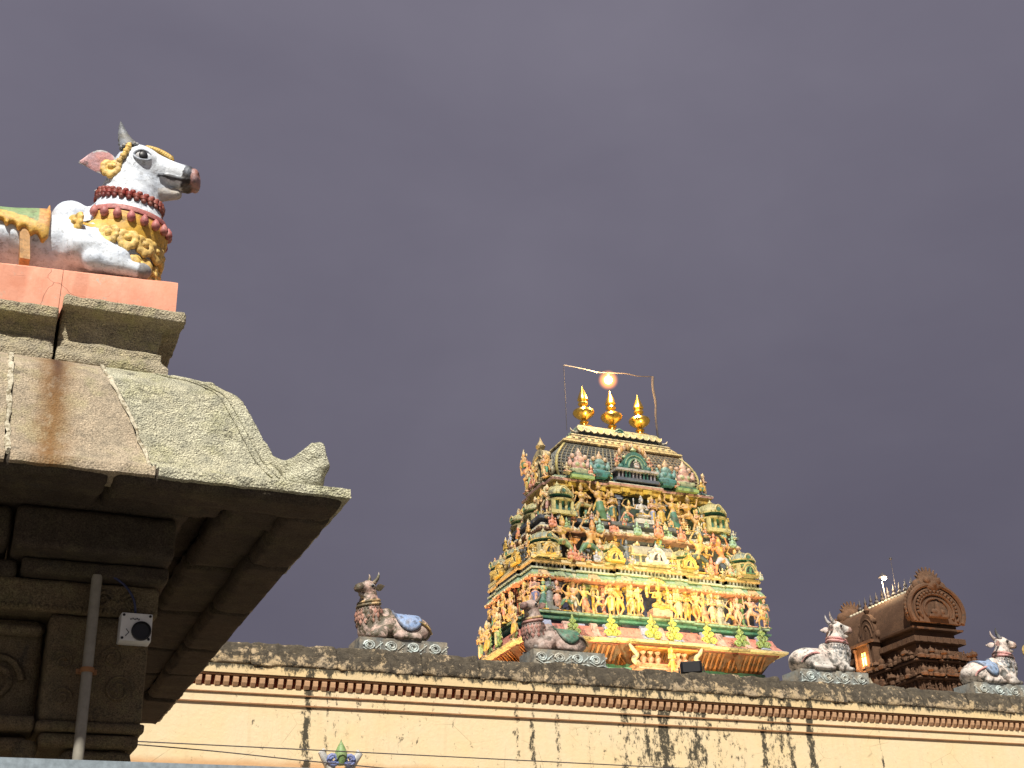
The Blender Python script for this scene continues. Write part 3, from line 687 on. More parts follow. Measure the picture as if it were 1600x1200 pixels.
def leafpend(col, sc=1.0):
    # a scrolled leaf: stacked petals round a boss
    pr_ = [E_((0, -.008, 0), (.020, .016, .020), col), B_((0, .008, -.005), (.05, .008, .06), .006, (.5, .28, .05))]
    for i in range(7):
        a = R_(-90-105+35*i); rr = .055 if abs(i-3) > 0 else .066
        pr_.append(E_((rr*math.cos(a)*.85, 0, rr*math.sin(a)), (.023, .016, .023), col))
    pr_ += [E_((0, -.004, -.055), (.020, .012, .030), col), E_((-.028, 0, .035), (.026, .012, .02), col), E_((.028, 0, .035), (.026, .012, .02), col)]
    return blob_mesh('leaf_pendant', pr_, .006, .009, M_orn)
LP = leafpend(GOLD)
for i in range(12):
    a = R_(-143+i*26); z = .345+TL*math.cos(a)*1.2-.06*abs(math.sin(a)); (x, y, _), (dx, dy) = surf(neckp, a, z)
    link('leaf_pendant', LP, bb, (x+dx*.016, y+dy*.016, z), (0, 0, a+R_(90)))
for i, (a_, z_) in enumerate(((-66, .135), (-44, .125), (-88, .125), (-20, .15), (15, .15), (45, .125), (66, .135))):
    a = R_(a_); (x, y, _), (dx, dy) = surf(neckp, a, z_); lo_ = link('chest_rosette', LP, bb, (x+dx*.018, y+dy*.018, z_), (R_(-4), 0, a+R_(90)), 1.12)
mb = MB()
for s in (-1, 1): mb.tube([surf(neckp, R_(s*a_), z_)[0] for a_, z_ in ((8, .46), (12, .38), (16, .30), (20, .20))], .022, 8, YEL)
mb.obj('chest_strap', M_orn, bb, 60)
# head ornaments: brow band, cheek chain
mb = MB()
for i in range(11):
    q = i/10; mb.ball(headpt(.74+.15*q, -.045+.01*q, 1.092-.045*q*q, YAW), (.020, .016, .014), 7, GOLD); mb.ball(headpt(.74+.15*q, .045-.01*q, 1.092-.045*q*q, YAW), (.020, .016, .014), 7, GOLD)
    mb.ball(headpt(.74+.15*q, 0, 1.102-.05*q*q, YAW), (.020, .02, .015), 7, YEL)
mb.obj('brow_ornament', M_orn, bb, 60)
for s in (-1, 1):
    mb = MB()
    for i in range(12):
        q = i/11; mb.ball(headpt(.645-.075*q+.02*math.sin(q*3), s*(.128+.028*math.sin(q*2.6)), 1.035-.235*q, YAW), .017+.005*(i % 2), 7, GOLD)
    mb.obj('cheek_chain', M_orn, bb, 60)
    lo_ = link('cheek_rosette', LP, bb, headpt(.575, s*.155, .835, YAW), (0, 0, R_((YAW) if s < 0 else 180+YAW)), .95)
# saddle cloth with fringe, girth strap
def sel_saddle(P):
    x, y, z = P[..., 0], P[..., 1], P[..., 2]
    low = .225-.10*np.clip((x+.1)/.36, 0, 1)**1.5+.016*np.sign(np.sin(x*95))*np.abs(np.sin(x*95))**.5
    return np.maximum(np.maximum(x-.215, -.85-x), low-z)
def col_saddle(v):
    x, y, z = v.T; low = .225-.10*np.clip((x+.1)/.36, 0, 1)**1.5; c = np.tile(np.array([.20, .33, .14]), (len(v), 1))
    e = (z < low+.085) | (x > .15); c[e] = (.72, .44, .10); c[(z < low+.04)] = (.70, .40, .06); c[(x > .15) & (z > low+.08)] = (.70, .34, .10); return c
link('saddle_cloth', cloth_mesh('saddle_cloth', [q for q in BP if 'head' not in q], sel_saddle, .034, .0135, M_orn, col_saddle), bb)
for s in (-1, 1):
    mb = MB(); mb.loft([[(.05+.005*i, s*.20, .24-.039*i), (.105+.005*i, s*.20, .24-.039*i), (.105+.005*i, s*(.298-.002*i), .24-.039*i), (.05+.005*i, s*(.298-.002*i), .24-.039*i)] for i in range(7)], (.58, .32, .12)); mb.obj('girth_strap', M_orn, bb)

NOD = 0
# ------------------------------------------------------------------ boundary wall
YW, WX0, WX1 = 18.0, -5.0, 27.0
wl = thing('boundary_wall', 'long cream limewashed wall with dentil band and black mould on its coping', 'wall', (0, 0, 0)); wl['kind'] = 'thing'
def wbox(name, y0, y1, z0, z1, mat, n=1):
    mb = MB(); mb.box(((WX0+WX1)/2, (y0+y1)/2, (z0+z1)/2), ((WX1-WX0)/2, (y1-y0)/2, (z1-z0)/2)); return mb.obj(name, mat, wl)
wbox('wall_face', YW, YW+.8, 0, 5.835, M_wall)
wbox('string_moulding_shadow_line', YW-.024, YW+.3, 5.606, 5.625, M_line); wbox('string_course', YW-.014, YW+.3, 5.626, 5.745, M_wall)
wbox('string_moulding_shadow_line', YW-.034, YW+.3, 5.746, 5.762, M_line); wbox('string_course', YW-.026, YW+.3, 5.763, 5.842, M_wall)
wbox('frieze', YW+.012, YW+.8, 5.843, 6.0, M_maroon)
wbox('cornice_moulding_shadow_line', YW-.088, YW+.3, 5.978, 6.003, M_line); wbox('cornice_band', YW-.105, YW+.8, 6.004, 6.125, M_wall2)
dm = MB(); 
dm.loft([[(x*w_, y, z) for x, y in ((-.036, .06), (-.036, -.075-q), (.036, -.075-q), (.036, .06))] for z, q, w_ in ((0, -.035, .92), (.045, -.01, 1), (.10, .0, 1), (.130, .0, 1))])
dme = dm.mesh('dentil', M_dentil)
x = 1.6; i = 0
while x < 22.5:
    o = link('dentil', dme, wl, (x+random.uniform(-.006, .006), YW, 5.8435), (0, 0, random.uniform(-.04, .04)), (random.uniform(.92, 1.06), 1, 1)); x += .1255
# coping of rough stones, one by one
x = -1.0; i = 0
while x < 26:
    L = random.uniform(.75, 1.35); zt = 6.47+random.uniform(-.02, .03)
    def shp(P, zt=zt):
        y, z = P[..., 1], P[..., 2]
        return (YW-.12+.13*np.clip((z-6.13)/.42, 0, 1)**1.6+.03*np.clip((6.2-z)/.07, 0, 1)*0)-y
    rock('coping_stone', (x, YW-.13, 6.126), (x+L-.002, YW+.82, zt), M_cope, wl, .035, .03, .045, 4.6, 300+i, shp)
    x += L; i += 1
# bull statues on the wall
def scroll_pedestal(parent, L, flip, col, z0=-.28):
    mb = MB(); mb.box((0, 0, z0/2), (L/2, .27, -z0/2), col, top=1); mb.v = [tuple(p) for p in mb.v]
    po_ = mb.obj('pedestal', M_ped, parent)
    RC = (.56, .64, .62); y = flip*-.272; flip = 1
    for k in range(4):
        cx = -L/2+L*(k+.55)/4
        mb = MB(); mb.tube([(cx+flip*(.09*(1-.75*i/20))*math.cos(4.2*math.pi*i/20), y, -.12+(.075*(1-.75*i/20))*math.sin(4.2*math.pi*i/20)) for i in range(21)], .017, 6, RC)
        mb.tube([(cx-flip*.2, y, -.22), (cx-flip*.12, y, -.20), (cx-flip*.02, y, -.22), (cx+flip*.10, y, -.16)], .013, 6, RC)
        for j in range(7): mb.ball((cx-flip*(.10+.016*j), y, -.16+.014*j), .014, 6, RC); mb.ball((cx-flip*(.17), y, -.22+.026*j), .012, 6, RC)
        mb.obj('scroll_relief', M_ped, po_, 60)
def wall_bull(x, y, z, face, mat, sc, label, horn, hornt, bodyc, clothc, neckcols, pedc, yaw, pedL, cloth=True, hump=1):
    rot = 0 if face > 0 else math.pi
    b = thing('bull_statue', label, 'statue', (x, y, z), rot, 'painted bull statues along the wall')
    pr_ = bull_prims(-.50, yaw*1.0, .88, bodyc, (.20, .12, .10), (.30, .17, .14))
    ctr = .28 if face > 0 else (.05 if sc < .835 else .12)
    def sh(q):
        for key in ('c', 'a', 'b'):
            if key in q: q[key] = (q[key]-np.array([ctr, 0, 0]))*sc
        for key in ('r', 'r0', 'r1', 's', 'rd', 'k'):
            if key in q and q[key] is not None: q[key] = q[key]*sc
        return q
    full = [dict(q) for q in pr_]; pr2 = [sh(dict(q)) for q in pr_]
    link('body', blob_mesh('body', pr2, .022, .05*sc, mat, noise=.010, nf=7), b)
    T = lambda p_: tuple((np.array(p_)-np.array([ctr, 0, 0]))*sc)
    for s in (-1, 1):
        eo = link('ear', ear_mesh(mat, (.6, .5, .45), (.55, .33, .28)), b); place_ear(eo, T(headpt(.605, s*.10, .955, yaw)), s, sc*.8)
        link('horn', horn_mesh(mat, horn, hornt, .24, .046, .03), b, T(headpt(.645, s*.075, 1.05, yaw)), (R_(s*-9), R_(-12), R_(yaw)), sc)
        mb = MB(); mb.ball((0, 0, 0), .046*sc, 10, (.62, .58, .52)); ob = mb.obj('eye', M_orn, b, 60, T(headpt(.728, s*.124, .972, yaw)))
        mb = MB(); mb.ball((0, 0, 0), (.030*sc, .016*sc, .030*sc), 8, (.02, .02, .02)); mb.obj('pupil', M_black, ob, 60, (.004, s*.036*sc, 0))
    def rings_(name, z0, n, r, col, off=.01, tilt=-.03, sq=1):
        mb = MB()
        for i in range(n):
            a = 2*math.pi*i/n; zz = z0+tilt*math.cos(a); (xx, yy, _), (dx, dy) = surf(neckp, a, zz)
            ctr_ = Vector(T((xx+dx*off, yy+dy*off, zz))); tx = Vector((-dy, dx, 0)); nn = Vector((dx, dy, 0)); w_ = r*sc*1.15; h_ = r*sc*sq*1.25
            mb.add([ctr_+tx*w_, ctr_+Vector((0, 0, h_)), ctr_-tx*w_, ctr_-Vector((0, 0, h_)), ctr_+nn*r*sc*.6, ctr_-nn*r*sc*1.2], [(0, 1, 4), (1, 2, 4), (2, 3, 4), (3, 0, 4), (1, 0, 5), (2, 1, 5), (3, 2, 5), (0, 3, 5)], col)
        o_ = mb.obj(name, mat, b, 60); o_['kind'] = 'stuff'
    for z0_, r_, c_ in ((.715, .030, neckcols[0]), (.655, .032, neckcols[1])):
        mb = MB(); pts_ = []
        for i in range(28):
            a = 2*math.pi*i/28; zz = z0_-.04*math.cos(a)-.02*abs(math.sin(a)); (xx, yy, _), (dx, dy) = surf(neckp, a, zz); pts_.append(T((xx+dx*.008, yy+dy*.008, zz)))
        mb.tube(pts_, r_*sc, 7, c_, True); mb.obj('collar', mat, b, 60)
    rings_('necklace', .57, 26, .022, neckcols[2]); rings_('necklace', .50, 18, .036, neckcols[3], sq=1.4); rings_('necklace', .42, 16, .034, neckcols[4], sq=1.5)
    rings_('necklace', .33, 12, .036, neckcols[4], sq=1.3)
    if cloth:
        def sel(P):
            xx, zz, yy = P[..., 0]/sc+ctr, P[..., 2]/sc, P[..., 1]
            return (np.sqrt(((xx-.0)/.25)**2+((zz-.50)/.36)**2)-1)*.2*sc
        def colf(v):
            xx, zz = v[:, 0]/sc+ctr, v[:, 2]/sc; e = np.sqrt(((xx-.0)/.25)**2+((zz-.50)/.36)**2); c_ = np.tile(np.array(clothc), (len(v), 1)); c_[e > .86] = np.array(clothc)*.35
            dots = (np.abs(e-.6) < .11) & (np.sin(np.arctan2(zz-.50, xx-.0)*9) > .2); c_[dots] = np.array(clothc)*.45; return c_
        link('saddle_cloth', cloth_mesh('saddle_cloth', [dict(q) for q in pr2 if 'head' not in q], sel, .03*sc, .018, M_ped if False else M_orn, colf), b)
    mb = MB(); mb.tube(sm([T((a_, -face*b_, c_)) for a_, b_, c_ in ((.0, .30, .32), (-.10, .335, .33), (-.24, .345, .30), (-.36, .30, .23), (-.42, .26, .14))], 5), .022*sc, 6, neckcols[0]); mb.obj('hip_band', mat, b, 60)
    scroll_pedestal(b, pedL, face, pedc)
    return b
PK = (.56, .27, .22); CR = (.60, .45, .22); DK = (.12, .11, .10); GY = (.32, .34, .34)
wall_bull(6.20, 18.31, 6.68, -1, M_wbullA, .84, 'weathered seated bull with green horns and a round blue saddle cloth', (.07, .12, .05), (.4, .38, .33), (.50, .40, .34), (.22, .33, .55), ((.66, .46, .16), (.68, .50, .22), DK, (.55, .27, .2), (.56, .28, .2)), (.17, .18, .17), 34, 1.36)
wall_bull(8.90, 18.31, 6.69, -1, M_wbullB, .77, 'darkened seated bull with green saddle cloth in front of the painted tower', (.10, .09, .06), (.3, .27, .22), (.42, .33, .28), (.05, .17, .11), ((.58, .40, .15), (.50, .24, .2), (.14, .11, .10), (.50, .22, .17), (.44, .19, .15)), (.24, .26, .24), 30, 1.22)
wall_bull(13.86, 18.31, 6.69, 1, M_wbullC, .86, 'white weathered bull with pink collar and no saddle cloth, right of the tower', (.30, .29, .28), (.55, .53, .5), (.66, .62, .56), (.3, .3, .3), ((.60, .24, .23), (.62, .26, .25), GY, (.30, .33, .35), (.36, .38, .38)), (.26, .29, .28), -10, 1.38, False)
wall_bull(17.55, 18.31, 6.68, 1, M_wbullC, .86, 'white bull with pale blue saddle cloth and grey horns at the right edge', (.13, .13, .14), (.5, .48, .46), (.66, .60, .54), (.26, .37, .55), ((.58, .25, .24), (.60, .27, .26), GY, (.28, .33, .38), (.34, .37, .38)), (.28, .31, .30), -10, 1.42)
# small shell-shaped stucco leaf beside the third pedestal
mb = MB(); mb.loft([[(0+.10*q, -.03*(1-q), .13*(1-q)**1.5), (0+.10*q, .05*(1-q), .13*(1-q)**1.5), (.30*q, .05*(1-q), 0), (.30*q, -.03*(1-q), 0)] for q in (0, .25, .5, .75, .97)], (.66, .58, .42))
o = mb.obj('stucco_leaf', M_ped, None, 40, (14.62, 18.12, 6.50)); o['label'] = 'pale pointed stucco leaf lying at the corner of the white bull pedestal'; o['category'] = 'ornament'
# ------------------------------------------------------------------ painted temple tower
XT, YT = 24.27, 44.0
tw = thing('temple_tower', 'painted stucco temple tower crowded with coloured figures and three gold finials', 'tower', (XT, YT, 0))
GRN = (.12, .27, .14); TEAL = (.06, .22, .17); LGR = (.33, .46, .20); YLW = (.76, .47, .08); ORN = (.78, .32, .07); SAL = (.78, .30, .18); PNK = (.74, .40, .31)
CRM = (.78, .62, .34); SLT = (.12, .14, .19); NAV = (.02, .025, .09); LIL = (.52, .52, .62); WHT = (.72, .70, .66); MAR = (.28, .05, .04); SKN = (.78, .47, .20); SKP = (.76, .44, .30); DKG = (.035, .07, .05); BLK = (.02, .02, .025); BLU = (.10, .14, .36); GRY = (.22, .24, .26); VIO = (.13, .06, .16)
def plan(w, d, bays=True, pc=.10, pm=.26):
    # closed axis-aligned outline, counter-clockwise seen from above, starting front left
    def side(L, segs):
        pts = []
        for u0, u1, pj in segs: pts += [(u0*L, pj), (u1*L, pj)]
        return pts
    fs = [(-1, -.80, pc), (-.80, -.62, 0), (-.62, -.40, pc), (-.40, -.27, 0), (-.27, .27, pm), (.27, .40, 0), (.40, .62, pc), (.62, .80, 0), (.80, 1, pc)]
    ss = [(-1, -.62, pc), (-.62, -.42, 0), (-.42, .42, pm*.8), (.42, .62, 0), (.62, 1, pc)]
    if not bays: fs = [(-1, 1, 0)]; ss = [(-1, 1, 0)]
    P = []
    f = side(w, fs); s_ = side(d, ss)
    e = fs[0][2]; es = ss[0][2]
    W2, D2 = w+es, d+e
    def clampu(L, Lx, pts): return [((-Lx if a == -L else Lx if a == L else a), b) for a, b in pts]
    f = clampu(w, W2, f); s_ = clampu(d, D2, s_)
    P += [(a, -(d+b)) for a, b in f]                     # front
    P += [(w+b, a) for a, b in s_][1:]                   # right
    P += [(-a, d+b) for a, b in f][1:]                   # back
    P += [(-(w+b), -a) for a, b in s_][1:-1]             # left
    out = []
    for p_ in P:
        if not out or abs(p_[0]-out[-1][0])+abs(p_[1]-out[-1][1]) > 1e-6: out.append(p_)
    return out
def offset(P, o):
    n = len(P); out = []
    for i in range(n):
        a, b, c = P[i-1], P[i], P[(i+1) % n]
        def nrm(p_, q):
            dx, dy = q[0]-p_[0], q[1]-p_[1]; L = math.hypot(dx, dy); return (dy/L, -dx/L)
        n1, n2 = nrm(a, b), nrm(b, c)
        if n1 == n2: out.append((b[0]+n1[0]*o, b[1]+n1[1]*o))
        else: out.append((b[0]+(n1[0]+n2[0])*o, b[1]+(n1[1]+n2[1])*o))
    return out
def sweep(P, prof, name, parent, mat=None, smooth=None, base=(0, 0)):
    # prof: (offset, z, colour of the band up to the next entry)
    mb = MB(); rings = [[(x+base[0], y+base[1], z) for x, y in offset(P, o)] for o, z, _ in prof]
    mb.loft(rings, [c for _, _, c in prof][:-1]); return mb.obj(name, mat or M_stucco, parent, smooth)
def front_off(P, x):
    # y of the outline at x on the front
    ys = [a[1] for a, b in zip(P, P[1:]+P[:1]) if a[1] == b[1] and a[1] < 0 and min(a[0], b[0]) <= x <= max(a[0], b[0])]
    return min(ys) if ys else min(p_[1] for p_ in P)
def left_off(P, y):
    xs_ = [a[0] for a, b in zip(P, P[1:]+P[:1]) if a[0] == b[0] and a[0] < 0 and min(a[1], b[1]) <= y <= max(a[1], b[1])]
    return min(xs_) if xs_ else min(p_[0] for p_ in P)
# ---- figures
def figure(pose, skin, cloth, acc, seed=0):
    rnd = random.Random(seed); p = []; k = .025
    def head(c, s=1.0, crown=True):
        x, y, z = c
        p.extend([E_((x, y, z), (.058*s, .062*s, .075*s), skin), E_((x, y-.05*s, z-.015*s), (.014*s, .02*s, .02*s), skin), C_((x, y+.01, z-.06*s), (x, y+.01, z-.13*s), .032*s, .04*s, skin)])
        for sx in (-1, 1): p.append(E_((x+sx*.058*s, y+.01, z-.02*s), (.016*s, .02*s, .035*s), acc))
        if crown: p.extend([C_((x, y+.005, z+.055*s), (x, y+.01, z+.15*s), .060*s, .030*s, acc), C_((x, y+.01, z+.15*s), (x, y+.01, z+.19*s), .028*s, .010*s, acc), C_((x-.06*s, y, z+.05*s), (x+.06*s, y, z+.05*s), .022*s, .022*s, acc)])
    def arm(sh, el, ha, r=.032):
        p.extend([C_(sh, el, r, r*.85, skin), C_(el, ha, r*.85, r*.65, skin), E_(ha, (.03, .03, .03), skin), E_(tuple(np.array(sh)*.55+np.array(el)*.45), (.036, .036, .02), acc)])
    def leg(h, kn, f, cc=None, r=.068):
        cc = cc or cloth; p.extend([C_(h, kn, r, r*.72, cc), C_(kn, f, r*.62, r*.42, skin if cc is not skin else skin), C_(f, (f[0], f[1]-.09, f[2]-.005), .028, .022, skin)])
    def torso(hip, chest, wd=.085):
        hx, hy, hz = hip; cx, cy, cz = chest
        p.extend([C_(hip, (hx*.5+cx*.5, hy*.5+cy*.5, hz*.5+cz*.5), .085, .068, skin), E_(chest, (wd+.035, .075, .10), skin), C_((cx-wd-.02, cy, cz+.06), (cx+wd+.02, cy, cz+.06), .045, .045, skin), E_((hx, hy, hz), (.105, .085, .07), cloth), C_((hx-.09, hy-.03, hz+.03), (hx+.09, hy-.03, hz+.03), .028, .028, acc), C_((cx-.06, cy-.055, cz+.07), (cx+.06, cy-.055, cz+.07), .018, .018, acc), E_((cx, cy-.07, cz), (.022, .02, .04), acc)])
    if pose == 'stand':
        torso((0, 0, .48), (0, 0, .70)); head((0, -.01, .90)); leg((-.055, 0, .46), (-.06, -.02, .25), (-.06, 0, .03)); leg((.055, 0, .46), (.06, -.02, .25), (.06, 0, .03))
        if rnd.random() < .5: arm((-.13, 0, .76), (-.17, -.02, .60), (-.03, -.12, .66)); arm((.13, 0, .76), (.17, -.02, .60), (.03, -.12, .66))
        else: arm((-.13, 0, .76), (-.19, 0, .60), (-.17, -.05, .45)); arm((.13, 0, .76), (.19, -.03, .62), (.15, -.10, .76))
        p.append(C_((0, -.06, .46), (0, -.05, .18), .032, .045, acc))
    elif pose == 'sway':
        torso((.05, 0, .47), (-.03, 0, .69)); head((.02, -.01, .89)); leg((.0, 0, .45), (-.04, -.03, .24), (-.02, 0, .03)); leg((.10, 0, .45), (.15, -.05, .25), (.02, -.04, .04))
        arm((-.15, 0, .75), (-.25, -.02, .66), (-.23, -.05, .84)); arm((.09, 0, .75), (.19, .0, .62), (.13, -.06, .49))
    elif pose == 'dance':
        torso((0, 0, .46), (.03, -.01, .68)); head((.0, -.02, .88)); leg((-.06, 0, .44), (-.17, -.06, .27), (-.10, 0, .03)); leg((.07, 0, .44), (.25, -.08, .38), (.14, -.06, .16))
        arm((-.10, 0, .75), (-.24, -.03, .74), (-.27, -.06, .92)); arm((.16, 0, .74), (.27, -.03, .65), (.10, -.12, .63)); p.append(C_((-.05, .03, .5), (-.30, .05, .34), .03, .012, acc))
    elif pose == 'stride':
        torso((0, 0, .44), (.07, -.04, .64)); head((.10, -.06, .83)); leg((-.07, 0, .43), (-.20, .0, .24), (-.34, .02, .03)); leg((.07, 0, .43), (.22, -.07, .29), (.25, -.05, .03))
        arm((-.05, -.02, .72), (-.18, -.02, .82), (-.10, -.06, .98)); arm((.19, -.05, .70), (.32, -.07, .64), (.38, -.10, .78)); p.append(C_((-.10, -.07, .99), (.08, -.05, 1.08), .018, .012, acc))
    elif pose == 'skirt':
        torso((0, 0, .50), (-.03, -.01, .71)); head((-.01, -.02, .91)); p.extend([C_((0, 0, .47), (.02, 0, .28), .10, .13, cloth), C_((.02, 0, .28), (.10, 0, .06), .12, .10, cloth), C_((-.06, -.02, .25), (-.10, -.03, .03), .05, .035, skin), C_((.0, 0, .3), (.26, 0, .08), .07, .03, cloth)])
        arm((-.16, 0, .77), (-.27, -.02, .86), (-.25, -.05, 1.03)); arm((.10, 0, .76), (.21, -.02, .68), (.24, -.07, .84))
    elif pose == 'seat':
        torso((0, 0, .30), (0, 0, .54), .095); head((0, -.01, .76), 1.15)
        for s in (-1, 1):
            p.extend([C_((s*.07, 0, .26), (s*.24, -.10, .20), .075, .06, cloth), C_((s*.24, -.10, .19), (-s*.02, -.17, .16), .052, .04, skin)]); arm((s*.14, 0, .60), (s*.23, -.03, .46), (s*.10, -.14, .42)); arm((s*.13, .02, .61), (s*.28, .02, .60), (s*.29, 0, .76), .026); p.append(E_((s*.29, 0, .81), (.03, .025, .045), acc))
        p.append(E_((0, .02, .09), (.27, .17, .09), acc))
    elif pose == 'naga':
        torso((0, 0, .46), (0, 0, .69)); head((0, -.01, .89)); p.extend([C_((0, 0, .45), (-.02, 0, .22), .10, .13, skin), C_((-.02, 0, .22), (.0, 0, .08), .13, .11, skin), C_((.04, -.03, .07), (.24, -.06, .05), .07, .035, skin)])
        for s in (-1, 1): arm((s*.13, 0, .76), (s*.19, -.03, .60), (s*.03, -.12, .64))
        for a in range(5): p.append(C_((0, .05, .80), (.16*math.cos(R_(30+30*a)), .05, .86+.2*math.sin(R_(30+30*a))), .045, .035, skin))
    elif pose == 'none':
        pass
    elif pose == 'bust':
        # small seated crowned figure on the cornice
        p.extend([E_((0, 0, .16), (.24, .12, .16), cloth), E_((-.15, -.06, .12), (.12, .08, .09), skin), E_((.15, -.06, .12), (.12, .08, .09), skin), E_((0, 0, .40), (.15, .10, .18), skin), C_((-.18, -.02, .45), (-.22, -.06, .24), .05, .04, skin), C_((.18, -.02, .45), (.22, -.06, .24), .05, .04, skin), E_((0, -.01, .66), (.09, .09, .11), skin), C_((0, 0, .74), (0, 0, .95), .08, .025, acc), E_((-.2, .02, .62), (.06, .03, .08), acc), E_((.2, .02, .62), (.06, .03, .08), acc)])
    if pose in ('stand', 'sway', 'dance', 'skirt', 'naga', 'stride'):
        hd = [q for q in p if q['t'] == 'e'][6 if False else 0]
        hz = {'stand': (0, .90), 'sway': (.02, .89), 'dance': (0, .88), 'skirt': (-.01, .91), 'naga': (0, .89), 'stride': (.10, .83)}[pose]
        if pose in ('stand', 'sway', 'naga'): p.append(E_((hz[0], .06, hz[1]+.01), (.13, .02, .14), acc))
        for s in (-1, 1):
            p.append(C_((s*.10, .01, .50), (s*.17, .03, .30), .022, .034, acc)); p.append(E_((s*.13, -.01, .775), (.045, .04, .035), acc))
        p.append(C_((-.07, -.07, .66), (.08, -.075, .60), .014, .014, acc)); p.append(B_((0, .02, .012), (.17, .11, .018), .008, acc))
    return p
_fig = {}
FH = {}
def fig_mesh(pose, skin, cloth, acc, seed=0):
    key = (pose, seed % 2 if pose == 'stand' else 0)
    if key not in _fig:
        ids = [(1, 0, 0), (0, 1, 0), (0, 0, 1)]; me = blob_mesh('figure', figure(pose, *ids, seed=seed if pose != 'stand' else (1 if seed % 2 else 3)), .021, .016, M_stucco)
        c = np.zeros(len(me.vertices)*4, np.float32); me.color_attributes['Col'].data.foreach_get('color', c); _fig[key] = (me, c.reshape(-1, 4)[:, :3].copy())
    me, w = _fig[key]; m2 = me.copy(); set_cols(m2, w@np.array([skin, cloth, acc])); return m2
def put(parent, pose, x, y, z, h, skin=SKN, cloth=YLW, acc=CRM, rz=0, mirror=False, seed=0, name='figure', wide=1.0):
    o = link(name, fig_mesh(pose, skin, cloth, acc, seed), parent, (x, y, z), (0, 0, rz), (h*wide*(-1 if mirror else 1), h*wide, h)); return o
# ---- ornaments (shared meshes)
def filler(P, z, xs_, off, hs, cols, seed):
    rr = random.Random(seed)
    for x in xs_:
        c = rr.choice(cols); c2 = rr.choice(cols); put(tw, rr.choice(('bust', 'bust', 'seat')), x+rr.uniform(-.06, .06), front_off(P, max(P[0][0], min(-P[0][0], x)))-off, z, hs*rr.uniform(.85, 1.15), c, c2, CRM, 0, rr.random() < .5, wide=1.1)
def horseshoe(w, h, col, inner=BLK, crown=CRM, depth=.16, name='niche_arch'):
    mb = MB(); n = 18
    A = [(w*(.50+.06*abs(math.sin(5*math.pi*i/n)))*math.cos(math.pi*i/n)*1.0, h*(.16+.62*math.sin(math.pi*i/n))+.02) for i in range(n+1)]
    A = [(w*.62, 0), (w*.66, h*.10)]+A+[(-w*.66, h*.10), (-w*.62, 0)]
    Bn = [(w*.30*math.cos(math.pi*i/n), h*(.14+.36*math.sin(math.pi*i/n))) for i in range(n+1)]
    mb.prism(A[::-1], 0, -depth, col)
    mb.prism([(w*.26, .02*h)]+Bn+[(-w*.26, .02*h)][::1], -depth-.004, -depth-.006, inner) if False else None
    # raised inner rim and dark recess panel
    mb.tube([(x, -depth, z) for x, z in Bn], w*.045, 6, crown); mb.tube([(x*1.5, -depth, z*1.28) for x, z in Bn[1:-1]], w*.03, 6, crown)
    mb.prism(([(w*.27, h*.06)]+Bn+[(-w*.27, h*.06)])[::-1], -depth, -depth-.012, inner)
    mb.box((0, -depth-.03, h*.20), (w*.09, .03, h*.13), crown); mb.ball((0, -depth-.05, h*.38), (w*.07, .04, h*.07), 8, crown)
    mb.box((0, -depth-.02, h*.05), (w*.36, .06, h*.03), crown)
    mb.lathe([(w*.03, h*.76), (w*.10, h*.82), (w*.14, h*.88), (w*.08, h*.95), (w*.03, h*1.02), (.004, h*1.1)], 8, (0, -depth*.5, 0), crown)
    for s in (-1, 1):
        mb.ball((s*w*.62, -depth*.6, h*.16), (w*.14, depth*.55, h*.13), 8, col); mb.ball((s*w*.46, -depth*.6, h*.55), (w*.10, depth*.5, h*.08), 8, crown)
    return mb.mesh(name, M_stucco, 45)
def scrollwork(col, dark):
    # stack of scrolls under a bud, like a tree of volutes
    mb = MB()
    def vol(cx, cz, r, s): mb.tube([(cx+s*r*(1-.8*i/16)*math.cos(3.4*math.pi*i/16), 0-.01*i/16, cz+r*(1-.8*i/16)*math.sin(3.4*math.pi*i/16)) for i in range(17)], r*.24, 6, col)
    for s in (-1, 1): vol(s*.17, .15, .14, s); vol(s*.13, .40, .105, s); vol(s*.08, .60, .075, s)
    mb.box((0, .035, .28), (.20, .03, .27), dark, top=.35); mb.ball((0, -.02, .30), (.05, .05, .09), 8, col); mb.ball((0, 0, .52), (.05, .05, .06), 8, col)
    mb.ball((0, 0, .70), (.075, .05, .07), 8, col); mb.lathe([(.045, .74), (.06, .79), (.03, .86), (.004, .93)], 8, (0, 0, 0), col)
    return mb.mesh('scroll_ornament', M_stucco, 50)
def pilaster(h, col, cap):
    mb = MB(); r = .085
    mb.box((0, 0, h*.04), (r*1.3, r*1.3, h*.04), cap); mb.lathe([(r*.9, h*.08), (r*1.15, h*.12), (r*.8, h*.15), (r*.8, h*.62), (r*1.05, h*.65), (r*.8, h*.68), (r*1.3, h*.76), (r*1.35, h*.80), (r*.9, h*.83), (r*.95, h*.86)], 10, (0, 0, 0), [cap, cap, col, col, cap, cap, col, cap, cap])
    mb.box((0, 0, h*.89), (r*1.5, r*1.5, h*.03), cap); mb.box((0, 0, h*.96), (r*2.2, r*1.2, h*.04), col); return mb.mesh('pilaster', M_stucco, 40)
